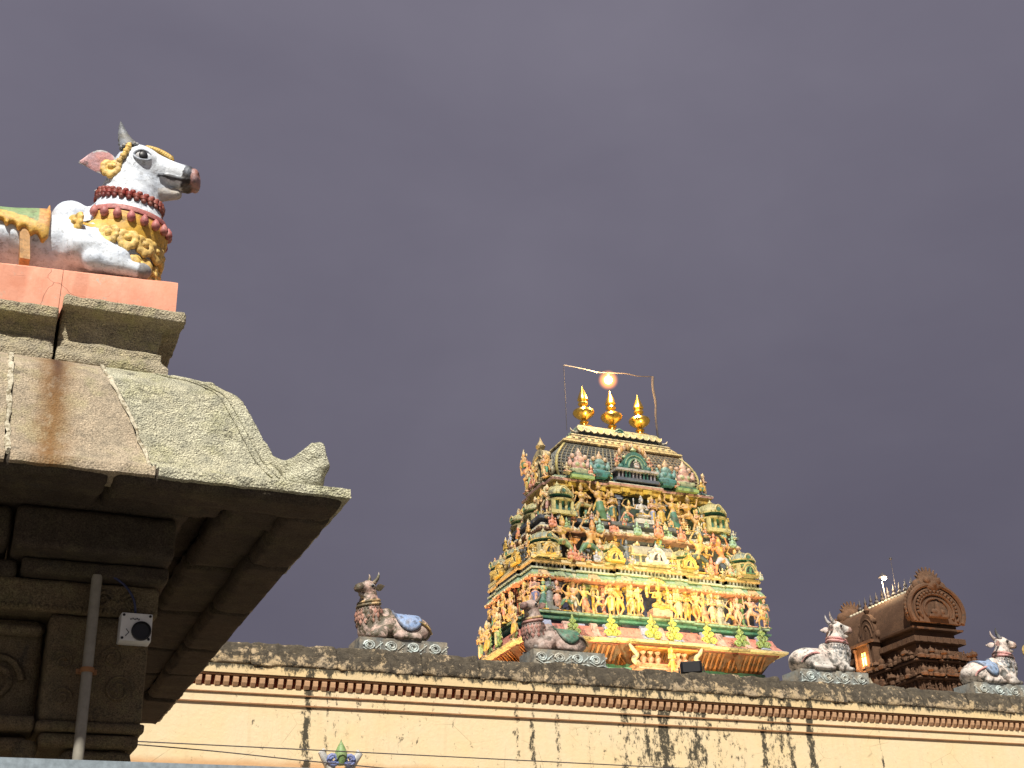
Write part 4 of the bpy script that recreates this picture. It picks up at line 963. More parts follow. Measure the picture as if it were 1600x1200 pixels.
def kuta(w, h, cols):
    b, dm_, rim = cols; mb = MB()
    mb.box((0, 0, h*.05), (w*.52, w*.52, h*.05), rim); mb.box((0, 0, h*.24), (w*.40, w*.40, h*.15), b)
    for sx in (-1, -.33, .33, 1):
        for sy in (-1, 1): mb.box((sx*w*.38, sy*w*.42, h*.24), (w*.05, w*.05, h*.15), rim); mb.box((sy*w*.42, sx*w*.38, h*.24), (w*.05, w*.05, h*.15), rim)
    rings = [(.62, .39), (.64, .43), (.50, .46), (.36, .48), (.36, .53), (.58, .56), (.60, .60), (.55, .70), (.42, .80), (.22, .87), (.10, .90), (.12, .93), (.04, 1.0), (.005, 1.06)]
    mb.lathe([(r*w, z*h) for r, z in rings], 12, (0, 0, 0), [rim, rim, b, BLK, b, rim, dm_, dm_, dm_, dm_, rim, rim, rim])
    for i in range(12):
        a = 2*math.pi*i/12; mb.tube([(r*w*1.02*math.cos(a), r*w*1.02*math.sin(a), z*h) for r, z in rings[6:11]], .02, 5, rim)
    for a in (0, 90, 180, 270):
        ca, sa = math.cos(R_(a)), math.sin(R_(a)); mb.tube([(ca*w*.60-sa*w*.16*math.cos(math.pi*i/8), sa*w*.60+ca*w*.16*math.cos(math.pi*i/8), h*(.60+.16*math.sin(math.pi*i/8))) for i in range(9)], .035, 5, rim); mb.ball((ca*w*.58, sa*w*.58, h*.64), (w*.09, w*.09, h*.07), 6, b)
    return mb.mesh('corner_shrine', M_stucco, 40)
def sala(L, w, h, cols):
    b, dm_, rim = cols; mb = MB()
    mb.box((0, 0, h*.06), (L*.52, w*.52, h*.06), rim); mb.box((0, 0, h*.25), (L*.46, w*.40, h*.14), b)
    for i in range(7): mb.box((-L*.44+L*.88*i/6, -w*.42, h*.25), (.035, .04, h*.14), rim)
    mb.box((0, 0, h*.415), (L*.52, w*.56, h*.025), rim)
    n = 10; prof_ = [(math.cos(math.pi*i/n)*w*.50*(1.08 if 0 < i < n else 1), h*(.46+.42*math.sin(math.pi*i/n)**.8)) for i in range(n+1)]
    rings = [[(x*1.0, y, z) for y, z in prof_] for x in (-L*.48, -L*.44, L*.44, L*.48)]; mb.loft(rings, [rim, dm_, rim])
    for i in range(3): mb.lathe([(.03, 0), (.05, .05), (.02, .09), (.004, .15)], 8, (-L*.25+L*.25*i, 0, h*.88), rim)
    return mb.mesh('barrel_shrine', M_stucco, 40)
def rail_posts(P, z0, z1, colr, name, off=0, step=.22):
    mb = MB(); Q = offset(P, off)
    for a, b in zip(Q, Q[1:]+Q[:1]):
        L = math.hypot(b[0]-a[0], b[1]-a[1]); n = max(1, int(L/step))
        for i in range(n+1):
            q = i/n; mb.box((a[0]+(b[0]-a[0])*q, a[1]+(b[1]-a[1])*q, (z0+z1)/2), (.032, .032, (z1-z0)/2), colr)
    o_ = mb.obj(name, M_stucco, tw); o_['kind'] = 'stuff'; return o_
def drops(P, z, r, cols, name, off=0, step=.17, sq=1.2):
    mb = MB(); Q = offset(P, off); k_ = 0
    for a, b in zip(Q, Q[1:]+Q[:1]):
        L = math.hypot(b[0]-a[0], b[1]-a[1]); n = max(1, int(L/step))
        for i in range(n):
            q = (i+.5)/n; mb.ball((a[0]+(b[0]-a[0])*q, a[1]+(b[1]-a[1])*q, z), (r, r, r*sq), 6, cols[k_ % len(cols)]); k_ += 1
    o_ = mb.obj(name, M_stucco, tw, 60); o_['kind'] = 'stuff'; return o_
# ---- lower body (behind the wall)
P0 = plan(4.55, 1.75)
sweep(P0, [(.25, 0, CRM), (.25, 12.3, CRM), (.30, 12.3, TEAL), (.34, 12.55, TEAL), (.18, 12.6, GRN), (.15, 12.75, LGR), (.32, 12.80, TEAL), (.32, 12.92, GRN), (.12, 12.96, TEAL), (.10, 13.10, TEAL)], 'plinth', tw)
# orange ribbed bracket under the great eave
sweep(P0, [(-.02, 13.08, MAR), (.0, 13.14, (.10, .03, .012)), (.20, 13.42, (.12, .035, .012)), (.55, 13.70, MAR), (.56, 13.74, MAR)], 'eave_bracket', tw)
mb = MB()
for a, b in zip(P0, P0[1:]+P0[:1]):
    L = math.hypot(b[0]-a[0], b[1]-a[1]); nx_, ny_ = (b[1]-a[1])/L, -(b[0]-a[0])/L; n = int(L/.19)
    for i in range(n):
        q = (i+.5)/n; x, y = a[0]+(b[0]-a[0])*q, a[1]+(b[1]-a[1])*q; tx, ty = (b[0]-a[0])/L*.055, (b[1]-a[1])/L*.055
        V = []
        for o_, z in ((.0, 13.13), (.06, 13.13), (.26, 13.40), (.56, 13.66), (.50, 13.72), (.16, 13.42)):
            V += [(x+nx_*o_-tx, y+ny_*o_-ty, z), (x+nx_*o_+tx, y+ny_*o_+ty, z)]
        mb.add(V, [(0,2,3,1), (2,4,5,3), (4,6,7,5), (6,8,9,7), (0,10,8,6), (0,6,4,2), (1,3,5,7), (1,7,9,11)], (.40, .13, .03) if i % 2 else (.26, .08, .022))
o = mb.obj('bracket_rib', M_stucco, tw); o['kind'] = 'stuff'
# great eave
sweep(P0, [(.50, 13.745, CRM), (.80, 13.76, CRM), (.82, 13.84, (.62, .66, .40)), (.78, 13.87, (.72, .34, .26)), (.66, 13.93, (.72, .30, .22)), (.52, 14.08, (.70, .26, .2)), (.44, 14.25, (.66, .22, .17)), (.40, 14.36, LIL), (.30, 14.38, NAV), (.22, 14.40, NAV), (.22, 14.52, TEAL), (.40, 14.55, TEAL), (.42, 14.62, GRN), (.30, 14.66, TEAL), (.27, 14.74, (.30, .44, .32)), (.38, 14.77, (.30, .44, .32)), (.38, 14.84, DKG), (.18, 14.86, DKG), (.14, 14.88, BLK)], 'great_eave', tw, smooth=25)
# pale curved panels laid on the eave
Q = offset(P0, .0)
def eave_panel(x, w, col):
    yy = front_off(P0, x); mb = MB(); rings = []
    for o_, z in ((.79, 13.872), (.68, 13.95), (.55, 14.10), (.47, 14.27), (.43, 14.39), (.36, 14.46)):
        rings.append([(x-w, yy-o_+.05, z-.02), (x-w*.94, yy-o_-.03, z+.015), (x+w*.94, yy-o_-.03, z+.015), (x+w, yy-o_+.05, z-.02)])
    mb.loft(rings, col); return mb.obj('eave_panel', M_stucco, tw, 40)
for i, x in enumerate((-4.55, -3.75, -3.15, -2.65, -2.05, -1.45, -.62, .0, .62, 1.45, 2.05, 2.65, 3.2, 3.8, 4.5)): eave_panel(x, .15 if i % 2 else .20, (.42, .45, .62) if i % 2 == 0 else (.74, .46, .38))
SW1, SW2 = scrollwork((.62, .60, .13), (.34, .36, .06)), scrollwork((.30, .42, .13), (.16, .24, .07))
for x, me, s_ in ((-4.7, SW2, .9), (-3.55, SW2, .9), (-2.02, SW1, 1.05), (-.42, SW1, 1.1), (.46, SW1, 1.1), (2.05, SW1, 1.05), (3.55, SW2, 1.05), (4.45, SW2, 1.05)):
    link('scroll_ornament', me, tw, (x, front_off(P0, x)-.72, 13.92), (R_(-8), 0, 0), s_)
for y in (-1.2, 0, 1.2): link('scroll_ornament', SW2, tw, (left_off(P0, y)-.72, y, 13.92), (R_(-8), 0, R_(-90)), .95)
# central balcony at the foot: balusters, scroll brackets, standing figure
bal = link('balcony', None, tw, (0, front_off(P0, 0), 0))
mb = MB(); mb.box((0, -.40, 12.86), (1.22, .42, .06), PNK); mb.box((0, -.42, 12.95), (1.28, .46, .03), SAL); mb.box((0, -.44, 13.56), (1.30, .44, .03), ORN); mb.box((0, -.10, 13.25), (1.1, .04, .30), MAR); mb.obj('balcony_slab', M_stucco, bal)
BAL = MB().lathe([(.11, 0), (.13, .04), (.07, .08), (.13, .20), (.14, .26), (.07, .34), (.05, .40), (.11, .46), (.12, .50), (.08, .53)], 10, (0, 0, 0), PNK).mesh('baluster', M_stucco, 50)
for x in (-.85, -.55, -.25, .35, .62, .88): link('baluster', BAL, bal, (x, -.55, 12.98))
for s in (-1, 1):
    mb = MB(); mb.tube(sm([(s*1.15, -.7, 12.98), (s*1.36, -.75, 13.10), (s*1.22, -.78, 13.28), (s*1.40, -.80, 13.48), (s*1.52, -.80, 13.66)], 5), [.10, .11, .11, .10, .10, .10, .10, .10, .09, .09, .09, .09, .09, .08, .08, .08, .08, .07, .06, .05, .04], 8, (.62, .50, .34)); mb.obj('scroll_bracket', M_stucco, bal, 60)
put(tw, 'stand', .10, front_off(P0, 0)-.98, 12.62, .92, SKN, ORN, YLW, seed=2)
# ---- first storey
P1 = plan(4.55, 1.70)
sweep(P1, [(0, 14.80, NAV), (0, 16.02, NAV)], 'storey_wall', tw)
PIL = [pilaster(1.12, c1, c2) for c1, c2 in ((YLW, CRM), ((.50, .16, .13), PNK), (GRN, LGR), (SLT, (.32, .34, .38)))]
for x, k_ in ((-4.75, 2), (-3.75, 3), (-2.98, 3), (-2.70, 2), (-2.40, 0), (-1.98, 1), (-1.30, 1), (-1.02, 0), (-.62, 0), (.66, 0), (1.02, 0), (1.30, 1), (1.98, 1), (2.40, 3), (2.75, 0), (3.28, 3), (3.70, 1), (4.08, 2), (4.72, 1)):
    link('pilaster', PIL[k_], tw, (x, front_off(P1, x)-.10, 14.88))
for y, k_ in ((-1.6, 1), (-1.15, 0), (-.62, 1), (.62, 0), (1.15, 1), (1.6, 2)): link('pilaster', PIL[k_], tw, (left_off(P1, y)-.10, y, 14.88))
S1 = [('stand', -4.85, 1.10, SKP, BLU, PNK), ('naga', -4.30, 1.18, GRY, GRY, GRY), ('stand', -3.98, 1.0, SKP, PNK, PNK), ('sway', -3.25, 1.05, SKP, WHT, CRM), ('stand', -1.72, 1.22, SKN, YLW, CRM), ('sway', -1.42, 1.1, SKN, YLW, YLW), ('stand', -.98, 1.05, SKN, YLW, CRM), ('stand', 1.02, 1.12, SKN, PNK, CRM), ('stand', 1.52, 1.22, SKN, YLW, YLW), ('sway', 1.92, 1.16, SKN, ORN, CRM), ('stand', 2.60, 1.08, SKP, PNK, CRM), ('naga', 2.98, 1.14, (.5, .46, .40), GRY, CRM), ('sway', 3.76, 1.0, SKP, SKP, PNK), ('dance', 4.32, 1.12, SKP, SKP, PNK), ('stand', 4.98, 1.08, SKP, PNK, GRN)]
for i, (po_, x, h, a, b, c) in enumerate(S1): put(tw, po_, x, front_off(P1, max(-4.5, min(4.5, x)))-.30, 14.87, h*1.14, a, b, c, 0, i % 3 == 0, i)
mb = MB(); mb.box((0, 0, .12), (.42, .22, .12), PNK); mb.box((0, 0, .27), (.36, .18, .04), CRM); mb.obj('throne', M_stucco, tw, None, (.12, front_off(P1, 0)-.42, 14.86))
put(tw, 'seat', .12, front_off(P1, 0)-.42, 15.02, 1.30, (.74, .46, .10), (.76, .50, .12), (.80, .55, .14))
mb = MB(); n = 22
for i in range(n): a = R_(-20+220*i/(n-1)); mb.ball((.46*math.cos(a), 0, .50*math.sin(a)), (.085, .06, .085), 7, (.78, .52, .12) if i % 2 else (.80, .60, .26))
mb.obj('halo', M_stucco, tw, 60, (.12, front_off(P1, 0)-.34, 15.86))
for i, (y, po_, h) in enumerate(((-1.75, 'stand', 1.1), (-1.35, 'sway', 1.05), (-.90, 'stand', 1.0), (-.35, 'seat', 1.1), (.35, 'stand', 1.05), (.90, 'sway', 1.1), (1.4, 'dance', 1.1), (1.85, 'stand', 1.1))): put(tw, po_, left_off(P1, y)-.30, y, 14.87, h, SKN, (YLW, ORN, GRN)[i % 3], CRM, R_(-90), seed=i)
# guardians standing on the eave at the left corner
for i, (x, y, h, po_) in enumerate(((-5.35, -1.2, 1.25, 'sway'), (-5.40, .2, 1.35, 'stand'), (-5.35, 1.4, 1.35, 'sway'), (-5.30, 2.1, 1.3, 'stand'))): put(tw, po_, x, y, 13.90, h, SKN, LGR if i % 2 else YLW, CRM, R_(-80), seed=i)
# ---- cornice of the first storey
sweep(P1, [(.06, 16.04, PNK), (.14, 16.06, SAL), (.40, 16.08, (.76, .36, .24)), (.42, 16.13, (.70, .56, .40)), (.40, 16.16, LGR), (.34, 16.26, (.30, .42, .30)), (.28, 16.36, GRN), (.26, 16.42, (.56, .60, .46)), (.32, 16.44, (.56, .60, .46)), (.32, 16.50, DKG), (.14, 16.505, DKG), (.12, 16.68, DKG)], 'cornice', tw, smooth=25)
drops(P1, 16.14, .055, [CRM, (.76, .5, .36), WHT], 'cornice_beads', .41, .16, .8)
for i, x in enumerate((-4.5, -3.85, -3.2, -2.45, -1.8, -1.15, .0, 1.15, 1.8, 2.45, 3.2, 3.85, 4.5)):
    mb = MB(); mb.prism([(-.25, 0), (.25, 0), (.17, .24), (-.17, .24)], 0, -.09, ((.72, .48, .26), (.34, .42, .24), (.62, .58, .36))[i % 3], lambda a, b, c: (a, b+c*.75, c)); mb.obj('cornice_plaque', M_stucco, tw, None, (x, front_off(P1, max(-4.5, min(4.5, x)))-.37, 16.16))
rail_posts(P1, 16.49, 16.67, (.50, .50, .46), 'balustrade', .22, .16)
sweep(P1, [(.14, 16.66, (.62, .42, .20)), (.28, 16.67, (.74, .48, .24)), (.32, 16.73, (.70, .56, .30)), (.28, 16.84, (.56, .58, .34)), (.10, 16.88, BLK), (.0, 16.90, BLK)], 'parapet', tw)
# ---- second storey
MINT0 = (.34, .52, .36)
P2 = plan(3.95, 1.35)
sweep(P2, [(0, 16.86, SLT), (0, 18.1, SLT)], 'storey_wall', tw)
for x, k_ in ((-3.9, 2), (-3.0, 3), (-2.1, 3), (-1.2, 0), (1.2, 0), (2.2, 3), (3.0, 3), (3.9, 2)): link('pilaster', PIL[k_], tw, (x, front_off(P2, x)-.08, 16.88))
KU1, KU2 = kuta(.95, 1.15, (TEAL, (.30, .34, .26), (.60, .52, .28))), kuta(.95, 1.2, (GRN, (.46, .44, .22), (.66, .56, .26)))
y2 = front_off(P2, 3.9)-.42
for s in (-1, 1): link('corner_shrine', KU1, tw, (s*4.30, y2, 16.88))
for y in (0, 1.55): link('corner_shrine', KU1, tw, (-4.45, y, 16.88))
link('barrel_shrine', sala(1.9, .6, .98, (SLT, (.44, .40, .32), (.62, .50, .26))), tw, (.10, front_off(P2, 0)-.38, 16.88))
for x in (-1.55, 1.62): link('corner_shrine', KU2, tw, (x, front_off(P2, x)-.30, 16.88), (0, 0, 0), .85)
NI = [horseshoe(.55, .62, c, BLK, d) for c, d in ((CRM, YLW), (YLW, (.80, .60, .2)), (WHT, (.7, .62, .6)), ((.74, .52, .22), GRN), (GRN, CRM))]
for x, k_, s_ in ((-4.30, 0, 1.0), (-1.55, 1, 1.1), (.10, 2, 1.25), (1.62, 1, 1.0), (4.30, 3, 1.05)): link('niche_arch', NI[k_], tw, (x, front_off(P2, max(-3.9, min(3.9, x)))-.82, 16.90), (0, 0, 0), s_)
for y in (-.9, .75): link('niche_arch', NI[1], tw, (-4.95, y, 16.90), (0, 0, R_(-90)), 1.0)
S2 = [('dance', -3.55, 1.42, SKN, LGR, YLW), ('stride', -2.45, 1.48, SKN, GRN, ORN), ('skirt', -.95, .8, SLT, SLT, GRY), ('stride', 2.25, 1.42, SKN, DKG, YLW), ('stride', 3.40, 1.36, (.76, .30, .14), LIL, YLW), ('bust', -3.02, .62, SAL, SAL, SAL), ('bust', 2.92, .74, SAL, SAL, SAL), ('stand', -2.0, .8, SKP, WHT, CRM), ('sway', 1.15, .72, SKN, PNK, WHT), ('sway', -.65, .72, SKN, WHT, CRM)]
for i, (po_, x, h, a, b, c) in enumerate(S2): put(tw, po_, x, front_off(P2, x)-.52, 16.88, h*1.16, a, b, c, 0, i in (0, 4, 8), i)
for i, (x, z) in enumerate(((-2.62, 17.9), (-2.28, 17.95))): # winged pair behind the dancer
    mb = MB(); mb.prism([(0, 0), (.34, .10), (.42, .34), (.10, .26)], 0, -.06, ORN); mb.obj('wing', M_stucco, tw, None, (x-.1, front_off(P2, x)-.40, z-.05), (0, R_(-20 if i else 200), 0))
mb = MB(); 
for i in range(26): a = i*.75; r = .06+.011*i; mb.ball((r*math.cos(a), -.03*(i % 3), r*math.sin(a)), (.10, .08, .10), 6, (.035, .04, .05))
mb.obj('dark_roundel', M_stucco, tw, 60, (-4.75, -1.35, 17.15), (0, 0, R_(-50)))
for i, (y, po_, h) in enumerate(((-1.2, 'stand', 1.1), (-.45, 'dance', 1.2), (.5, 'sway', 1.2), (1.3, 'stand', 1.2), (1.9, 'sway', 1.25))): put(tw, po_, -4.65+.05*i, y, 16.88, h, SKN if i % 2 else SKP, (PNK, YLW, WHT)[i % 3], CRM, R_(-80), seed=i+1)
filler(P2, 16.88, [-4.75, -3.95, -3.3, -2.75, -2.2, -1.15, -.85, .95, 1.2, 2.6, 3.65, 3.9, 4.8], .66, .50, [SAL, SKN, MINT0, CRM, YLW, SKP, LIL], 5)
# ---- cornice of the second storey with its row of seated figures
sweep(P2, [(.04, 18.08, PNK), (.14, 18.10, PNK), (.36, 18.12, (.72, .44, .34)), (.38, 18.18, CRM), (.34, 18.26, (.58, .56, .46)), (.24, 18.40, SLT), (.20, 18.50, SLT), (.34, 18.54, SLT), (.36, 18.66, (.16, .18, .24)), (.22, 18.72, SLT), (.06, 18.74, BLK), (-.2, 18.76, BLK)], 'cornice', tw, smooth=25)
drops(P2, 18.20, .05, [CRM, WHT, (.76, .5, .36)], 'cornice_beads', .37, .16, .8)
MINT = (.34, .52, .36)
for i, (x, h, c) in enumerate(((-3.95, .60, SAL), (-3.35, .50, LGR), (-1.95, .62, MINT), (-1.30, .74, SAL), (-.42, .60, MINT), (.50, .72, SAL), (1.10, .60, MINT), (1.62, .66, SAL), (2.45, .5, CRM), (3.15, .64, SAL), (3.95, .55, MINT))):
    put(tw, 'bust', x, front_off(P2, x)-.52, 18.12, h, c, c, tuple(min(1, v*1.1) for v in c), wide=1.15)
for i, y in enumerate((-1.1, -.4, .4, 1.1)): put(tw, 'bust', left_off(P2, y)-.50, y, 18.12, .6, (SKN, SAL, LIL, YLW)[i], YLW, CRM, R_(-90))
# ---- third storey
P3 = plan(3.15, 1.0)
sweep(P3, [(0, 18.70, DKG), (0, 20.1, DKG)], 'storey_wall', tw)
for x, k_ in ((-3.1, 2), (-2.2, 2), (-1.4, 3), (-.72, 3), (.78, 3), (1.4, 3), (2.0, 3), (2.9, 2)): link('pilaster', PIL[k_], tw, (x, front_off(P3, x)-.08, 18.74), (0, 0, 0), (1, 1, 1.12))
KU3 = kuta(.98, 1.42, (TEAL, (.50, .47, .22), (.66, .58, .26)))
link('corner_shrine', KU3, tw, (-3.42, front_off(P3, 3)-.36, 18.74)); link('corner_shrine', KU3, tw, (3.42, front_off(P3, 3)-.36, 18.74), (0, 0, 0), 1.02)
for y in (.0, 1.25): link('corner_shrine', KU2, tw, (-3.62, y, 18.74))
S3 = [('dance', -2.45, 1.22, SKN, (.42, .36, .14), YLW), ('skirt', -1.72, 1.28, SKN, GRN, YLW), ('stand', -1.10, 1.12, SKN, TEAL, YLW), ('stand', 1.05, 1.15, SKN, YLW, YLW), ('skirt', 1.55, 1.16, SKN, TEAL, YLW), ('dance', 2.32, 1.28, SKN, SKN, YLW), ('sway', -3.95, 1.0, SKN, PNK, CRM), ('stand', -3.02, .9, SKN, YLW, CRM), ('sway', 2.95, .72, SKN, YLW, WHT), ('stand', 3.98, .8, (.6, .46, .12), YLW, YLW)]
for i, (po_, x, h, a, b, c) in enumerate(S3): put(tw, po_, x, front_off(P3, max(-3.1, min(3.1, x)))-.52, 18.74, h*1.17, a, b, c, 0, i in (5, 3), i+2)
mb = MB(); mb.box((0, 0, .09), (.40, .22, .09), WHT); mb.obj('throne', M_stucco, tw, None, (.10, front_off(P3, 0)-.42, 18.74)); put(tw, 'seat', .10, front_off(P3, 0)-.42, 18.86, 1.15, (.72, .66, .62), YLW, WHT)
for i, (y, po_, h) in enumerate(((-1.0, 'stand', 1.15), (-.3, 'sway', 1.15), (.6, 'dance', 1.2), (1.3, 'stand', 1.2))): put(tw, po_, -3.85, y, 18.74, h, SKN, (YLW, PNK, GRN)[i % 3], CRM, R_(-80), seed=i)
filler(P3, 18.74, [-3.7, -2.9, -2.1, -1.4, -.75, .7, 1.3, 1.9, 2.7, 3.75], .60, .46, [SKN, YLW, MINT0, CRM, SKP, LIL, TEAL], 9)
# ---- top cornice
sweep(P3, [(.04, 20.05, YLW), (.10, 20.06, (.78, .55, .12)), (.26, 20.10, YLW), (.28, 20.30, (.74, .56, .26)), (.36, 20.33, PNK), (.38, 20.42, (.60, .60, .44)), (.32, 20.48, TEAL), (.20, 20.52, TEAL), (.16, 20.60, BLK), (-.2, 20.62, BLK)], 'cornice', tw, smooth=25)
for i, x in enumerate((-2.7, -1.5, -.5, .5, 1.5, 2.7)): mb = MB(); mb.box((0, 0, 0), (.20, .03, .085), (.80, .52, .06)); mb.obj('cornice_plaque', M_stucco, tw, None, (x, front_off(P3, x)-.30, 20.20))
for s in (-1, 1): mb = MB(); mb.box((0, 0, 0), (.5, .24, .06), (.40, .56, .20)); mb.box((0, 0, .10), (.42, .2, .05), GRN); mb.obj('ledge_block', M_stucco, tw, None, (s*2.35, front_off(P3, 2.3)-.42, 20.50))
# ---- roof: hipped barrel with ribs and scales
RF = sm([(3.02, .92, 20.60), (3.18, 1.05, 20.95), (3.20, 1.08, 21.25), (3.10, 1.02, 21.60), (2.88, .90, 21.95), (2.62, .74, 22.25), (2.52, .66, 22.36)], 5)
rect = lambda w, d, z: [(-w, -d, z), (w, -d, z), (w, d, z), (-w, d, z)]
mb = MB(); mb.loft([rect(w, d, z) for w, d, z in RF], (.13, .15, .16)); roof = mb.obj('roof', M_stucco, tw, 30)
mb = MB()
n = 34
for i in range(n+1):
    q = -1+2*i/n; path = [(w*q, -d-.01, z) for w, d, z in RF]; mb.tube(path, .024, 5, (.40, .34, .20) if i % 2 else (.26, .24, .17))
    if i < n:
        q2 = q+1/n
        for w, d, z in RF[2::2]: mb.box((w*q2, -d-.012, z), (w/n*.75, .022, .028), (.40, .28, .16) if q > -.2 else (.20, .19, .15))
n = 12
for i in range(n+1):
    q = -1+2*i/n
    for s in (-1,): mb.tube([(s*(w+.01), d*q, z) for w, d, z in RF], .030, 5, (.30, .31, .28))
    if i < n:
        for w, d, z in RF[2::2]: mb.box((-w-.012, d*(q+1/n), z), (.022, d/n*.75, .028), (.22, .23, .22))
for sx in (-1, 1): mb.tube([(sx*w, -d, z) for w, d, z in RF], .06, 6, (.62, .52, .18))
o = mb.obj('roof_rib', M_stucco, roof, 40); o['kind'] = 'stuff'
PR = [(-1, -1), (1, -1), (1, 1), (-1, 1)]
def rsweep(name, prof):
    mb = MB(); mb.loft([rect(w, d, z) for w, d, z, _ in prof], [c for *_, c in prof][:-1]); return mb.obj(name, M_stucco, tw, 25)
rsweep('roof_band', [(2.66, .80, 22.30, CRM), (2.74, .86, 22.34, (.74, .58, .26)), (2.70, .84, 22.42, CRM), (2.56, .72, 22.44, (.70, .56, .30)), (2.58, .74, 22.50, (.76, .60, .28)), (2.26, .66, 22.68, (.62, .52, .30)), (2.30, .68, 22.72, (.76, .62, .34)), (2.20, .64, 22.78, GRY), (1.92, .50, 22.80, GRY), (1.86, .48, 22.96, GRY)])
mb = MB()
for i in range(16): mb.ball((-2.2+4.4*i/15, -.715, 22.59), (.09, .03, .045), 8, (.60, .50, .30))
o = mb.obj('band_medallion', M_stucco, tw, 60); o['kind'] = 'stuff'
rsweep('ridge_block', [(1.86, .48, 22.95, GRY), (1.98, .56, 22.98, (.24, .34, .24)), (1.90, .50, 23.18, (.40, .42, .26)), (1.82, .46, 23.28, (.46, .44, .30)), (1.74, .40, 23.32, (.34, .32, .26)), (1.66, .36, 23.34, GRY)])
for i in range(13):
    x = -1.80+3.6*i/12; mb = MB(); A = [(.145*math.cos(math.pi*j/8), -.19*math.sin(math.pi*j/8)) for j in range(9)]; mb.prism(A, -.50, -.60, ((.62, .54, .22), (.44, .48, .26), (.70, .60, .34))[i % 3], lambda a, b, c: (a, b+c*.3, c)); mb.tube([(a*1.03, -.60+c*.3, c*1.03) for a, c in A], .026, 5, (.74, .68, .46)); mb.obj('petal', M_stucco, tw, 40, (x, 0, 23.12))
for s in (-1, 1): mb = MB(); mb.tube([(s*.0, -.5, 0), (s*.16, -.54, -.10), (s*.32, -.56, -.06), (s*.40, -.56, .06)], [.07, .06, .045, .015], 7, (.72, .66, .5)); mb.obj('corner_curl', M_stucco, tw, 60, (s*1.86, 0, 22.98))
mb = MB(); mb.tube(spiral(0, 0, .20, 1.6, 0, .05), .05, 7, TEAL); mb.obj('ridge_scroll', M_stucco, tw, 60, (.0, -.56, 23.10))
# motifs standing on the cornice in front of the roof
def lotus_mask(c1, c2, rim):
    pr_ = [E_((0, 0, .30), (.30, .14, .20), c1), E_((0, -.02, .52), (.20, .12, .16), c1), E_((0, 0, .74), (.13, .09, .12), rim), C_((0, 0, .82), (0, 0, .98), .07, .02, rim)]
    for s in (-1, 1): pr_ += [E_((s*.34, 0, .38), (.09, .09, .15), c1), E_((s*.36, -.01, .56), (.06, .06, .06), c1), E_((s*.24, 0, .68), (.08, .06, .09), rim), E_((s*.12, -.12, .34), (.07, .05, .08), c2), E_((s*.30, 0, .14), (.10, .10, .07), c2)]
    pr_ += [B_((0, 0, .10), (.34, .18, .08), .02, c2), B_((0, -.02, -.02), (.24, .15, .07), .02, c2)]; return blob_mesh('lotus_mask', pr_, .03, .03, M_stucco)
LM1, LM2 = lotus_mask((.76, .44, .34), (.50, .52, .28), (.76, .52, .40)), lotus_mask((.20, .38, .34), (.06, .26, .24), (.74, .50, .30))
for x, me, s_ in ((-2.35, LM1, 1.15), (-1.50, LM2, 1.08), (1.50, LM2, 1.12), (2.38, LM1, 1.2)): link('lotus_mask', me, tw, (x, front_off(P3, x)-.34, 20.68), (0, 0, 0), s_)
mb = MB(); mb.box((0, 0, .06), (.95, .30, .06), SLT); mb.box((0, .05, .27), (.82, .2, .16), (.16, .17, .22)); mb.box((0, 0, .47), (.95, .32, .045), (.60, .54, .50))
for i in range(11): mb.box((-.80+.16*i, -.19, .27), (.03, .035, .16), TEAL if i in (2, 3, 7, 8) else (.44, .40, .42))
mb.obj('roof_balcony', M_stucco, tw, None, (.08, front_off(P3, 0)-.10, 20.58))
link('niche_arch', horseshoe(1.0, 1.05, TEAL, BLK, (.30, .46, .28), .22), tw, (.08, front_off(P3, 0)-.05, 21.06))
put(tw, 'bust', .08, front_off(P3, 0)-.34, 21.14, .46, (.66, .5, .42), WHT, (.7, .6, .5), wide=1.0)
mb = MB()
for i in range(9): a = R_(20+140*i/8); mb.lathe([(.03, 0), (.09, .10), (.06, .22), (.005, .34)], 7, (.62*math.cos(a), 0, .52+.42*math.sin(a)), (.76, .42, .14) if i % 2 else (.78, .50, .30))
mb.obj('flame_crest', M_stucco, tw, 50, (.08, front_off(P3, 0)-.08, 21.10))
for s in (-1, 1): put(tw, 'sway', .08+s*.72, front_off(P3, 0)-.12, 21.08, .72, SAL, SKN, CRM, 0, s < 0)
# end gables and the guardians at the ends of the roof
for s in (-1, 1):
    go_ = link('end_gable', horseshoe(1.5, 1.95, (.46, .40, .24), DKG, (.62, .48, .24), .30), tw, (s*3.15, .1, 20.62), (0, 0, R_(90*s)))
    put(tw, 'stand', s*3.62, -.85, 20.60, 1.0, SKP, SKN, CRM, R_(60*s), seed=1); put(tw, 'sway', s*3.55, .95, 20.62, 1.35, SKN, LGR, SAL, R_(75*s)); put(tw, 'bust', s*3.60, 1.10, 21.75, .85, SKN, GRN, CRM, R_(80*s))
    put(tw, 'bust', s*3.55, .45, 20.62, .8, SAL, PNK, CRM, R_(80*s))
filler(P3, 20.56, [-3.0, -1.95, -1.1, 1.15, 1.95, 3.0], .44, .55, [SKN, GRN, SAL, CRM, YLW], 12)
CROWD = [(SKN, GRN, YLW), (SKP, (.76, .40, .10), (.78, .56, .16)), ((.30, .50, .30), TEAL, YLW), (SKN, YLW, CRM), (SKP, (.34, .40, .62), YLW), (SKN, (.10, .34, .20), (.80, .44, .10)), (SKN, SAL, (.78, .60, .16)), ((.80, .44, .16), GRN, YLW)]
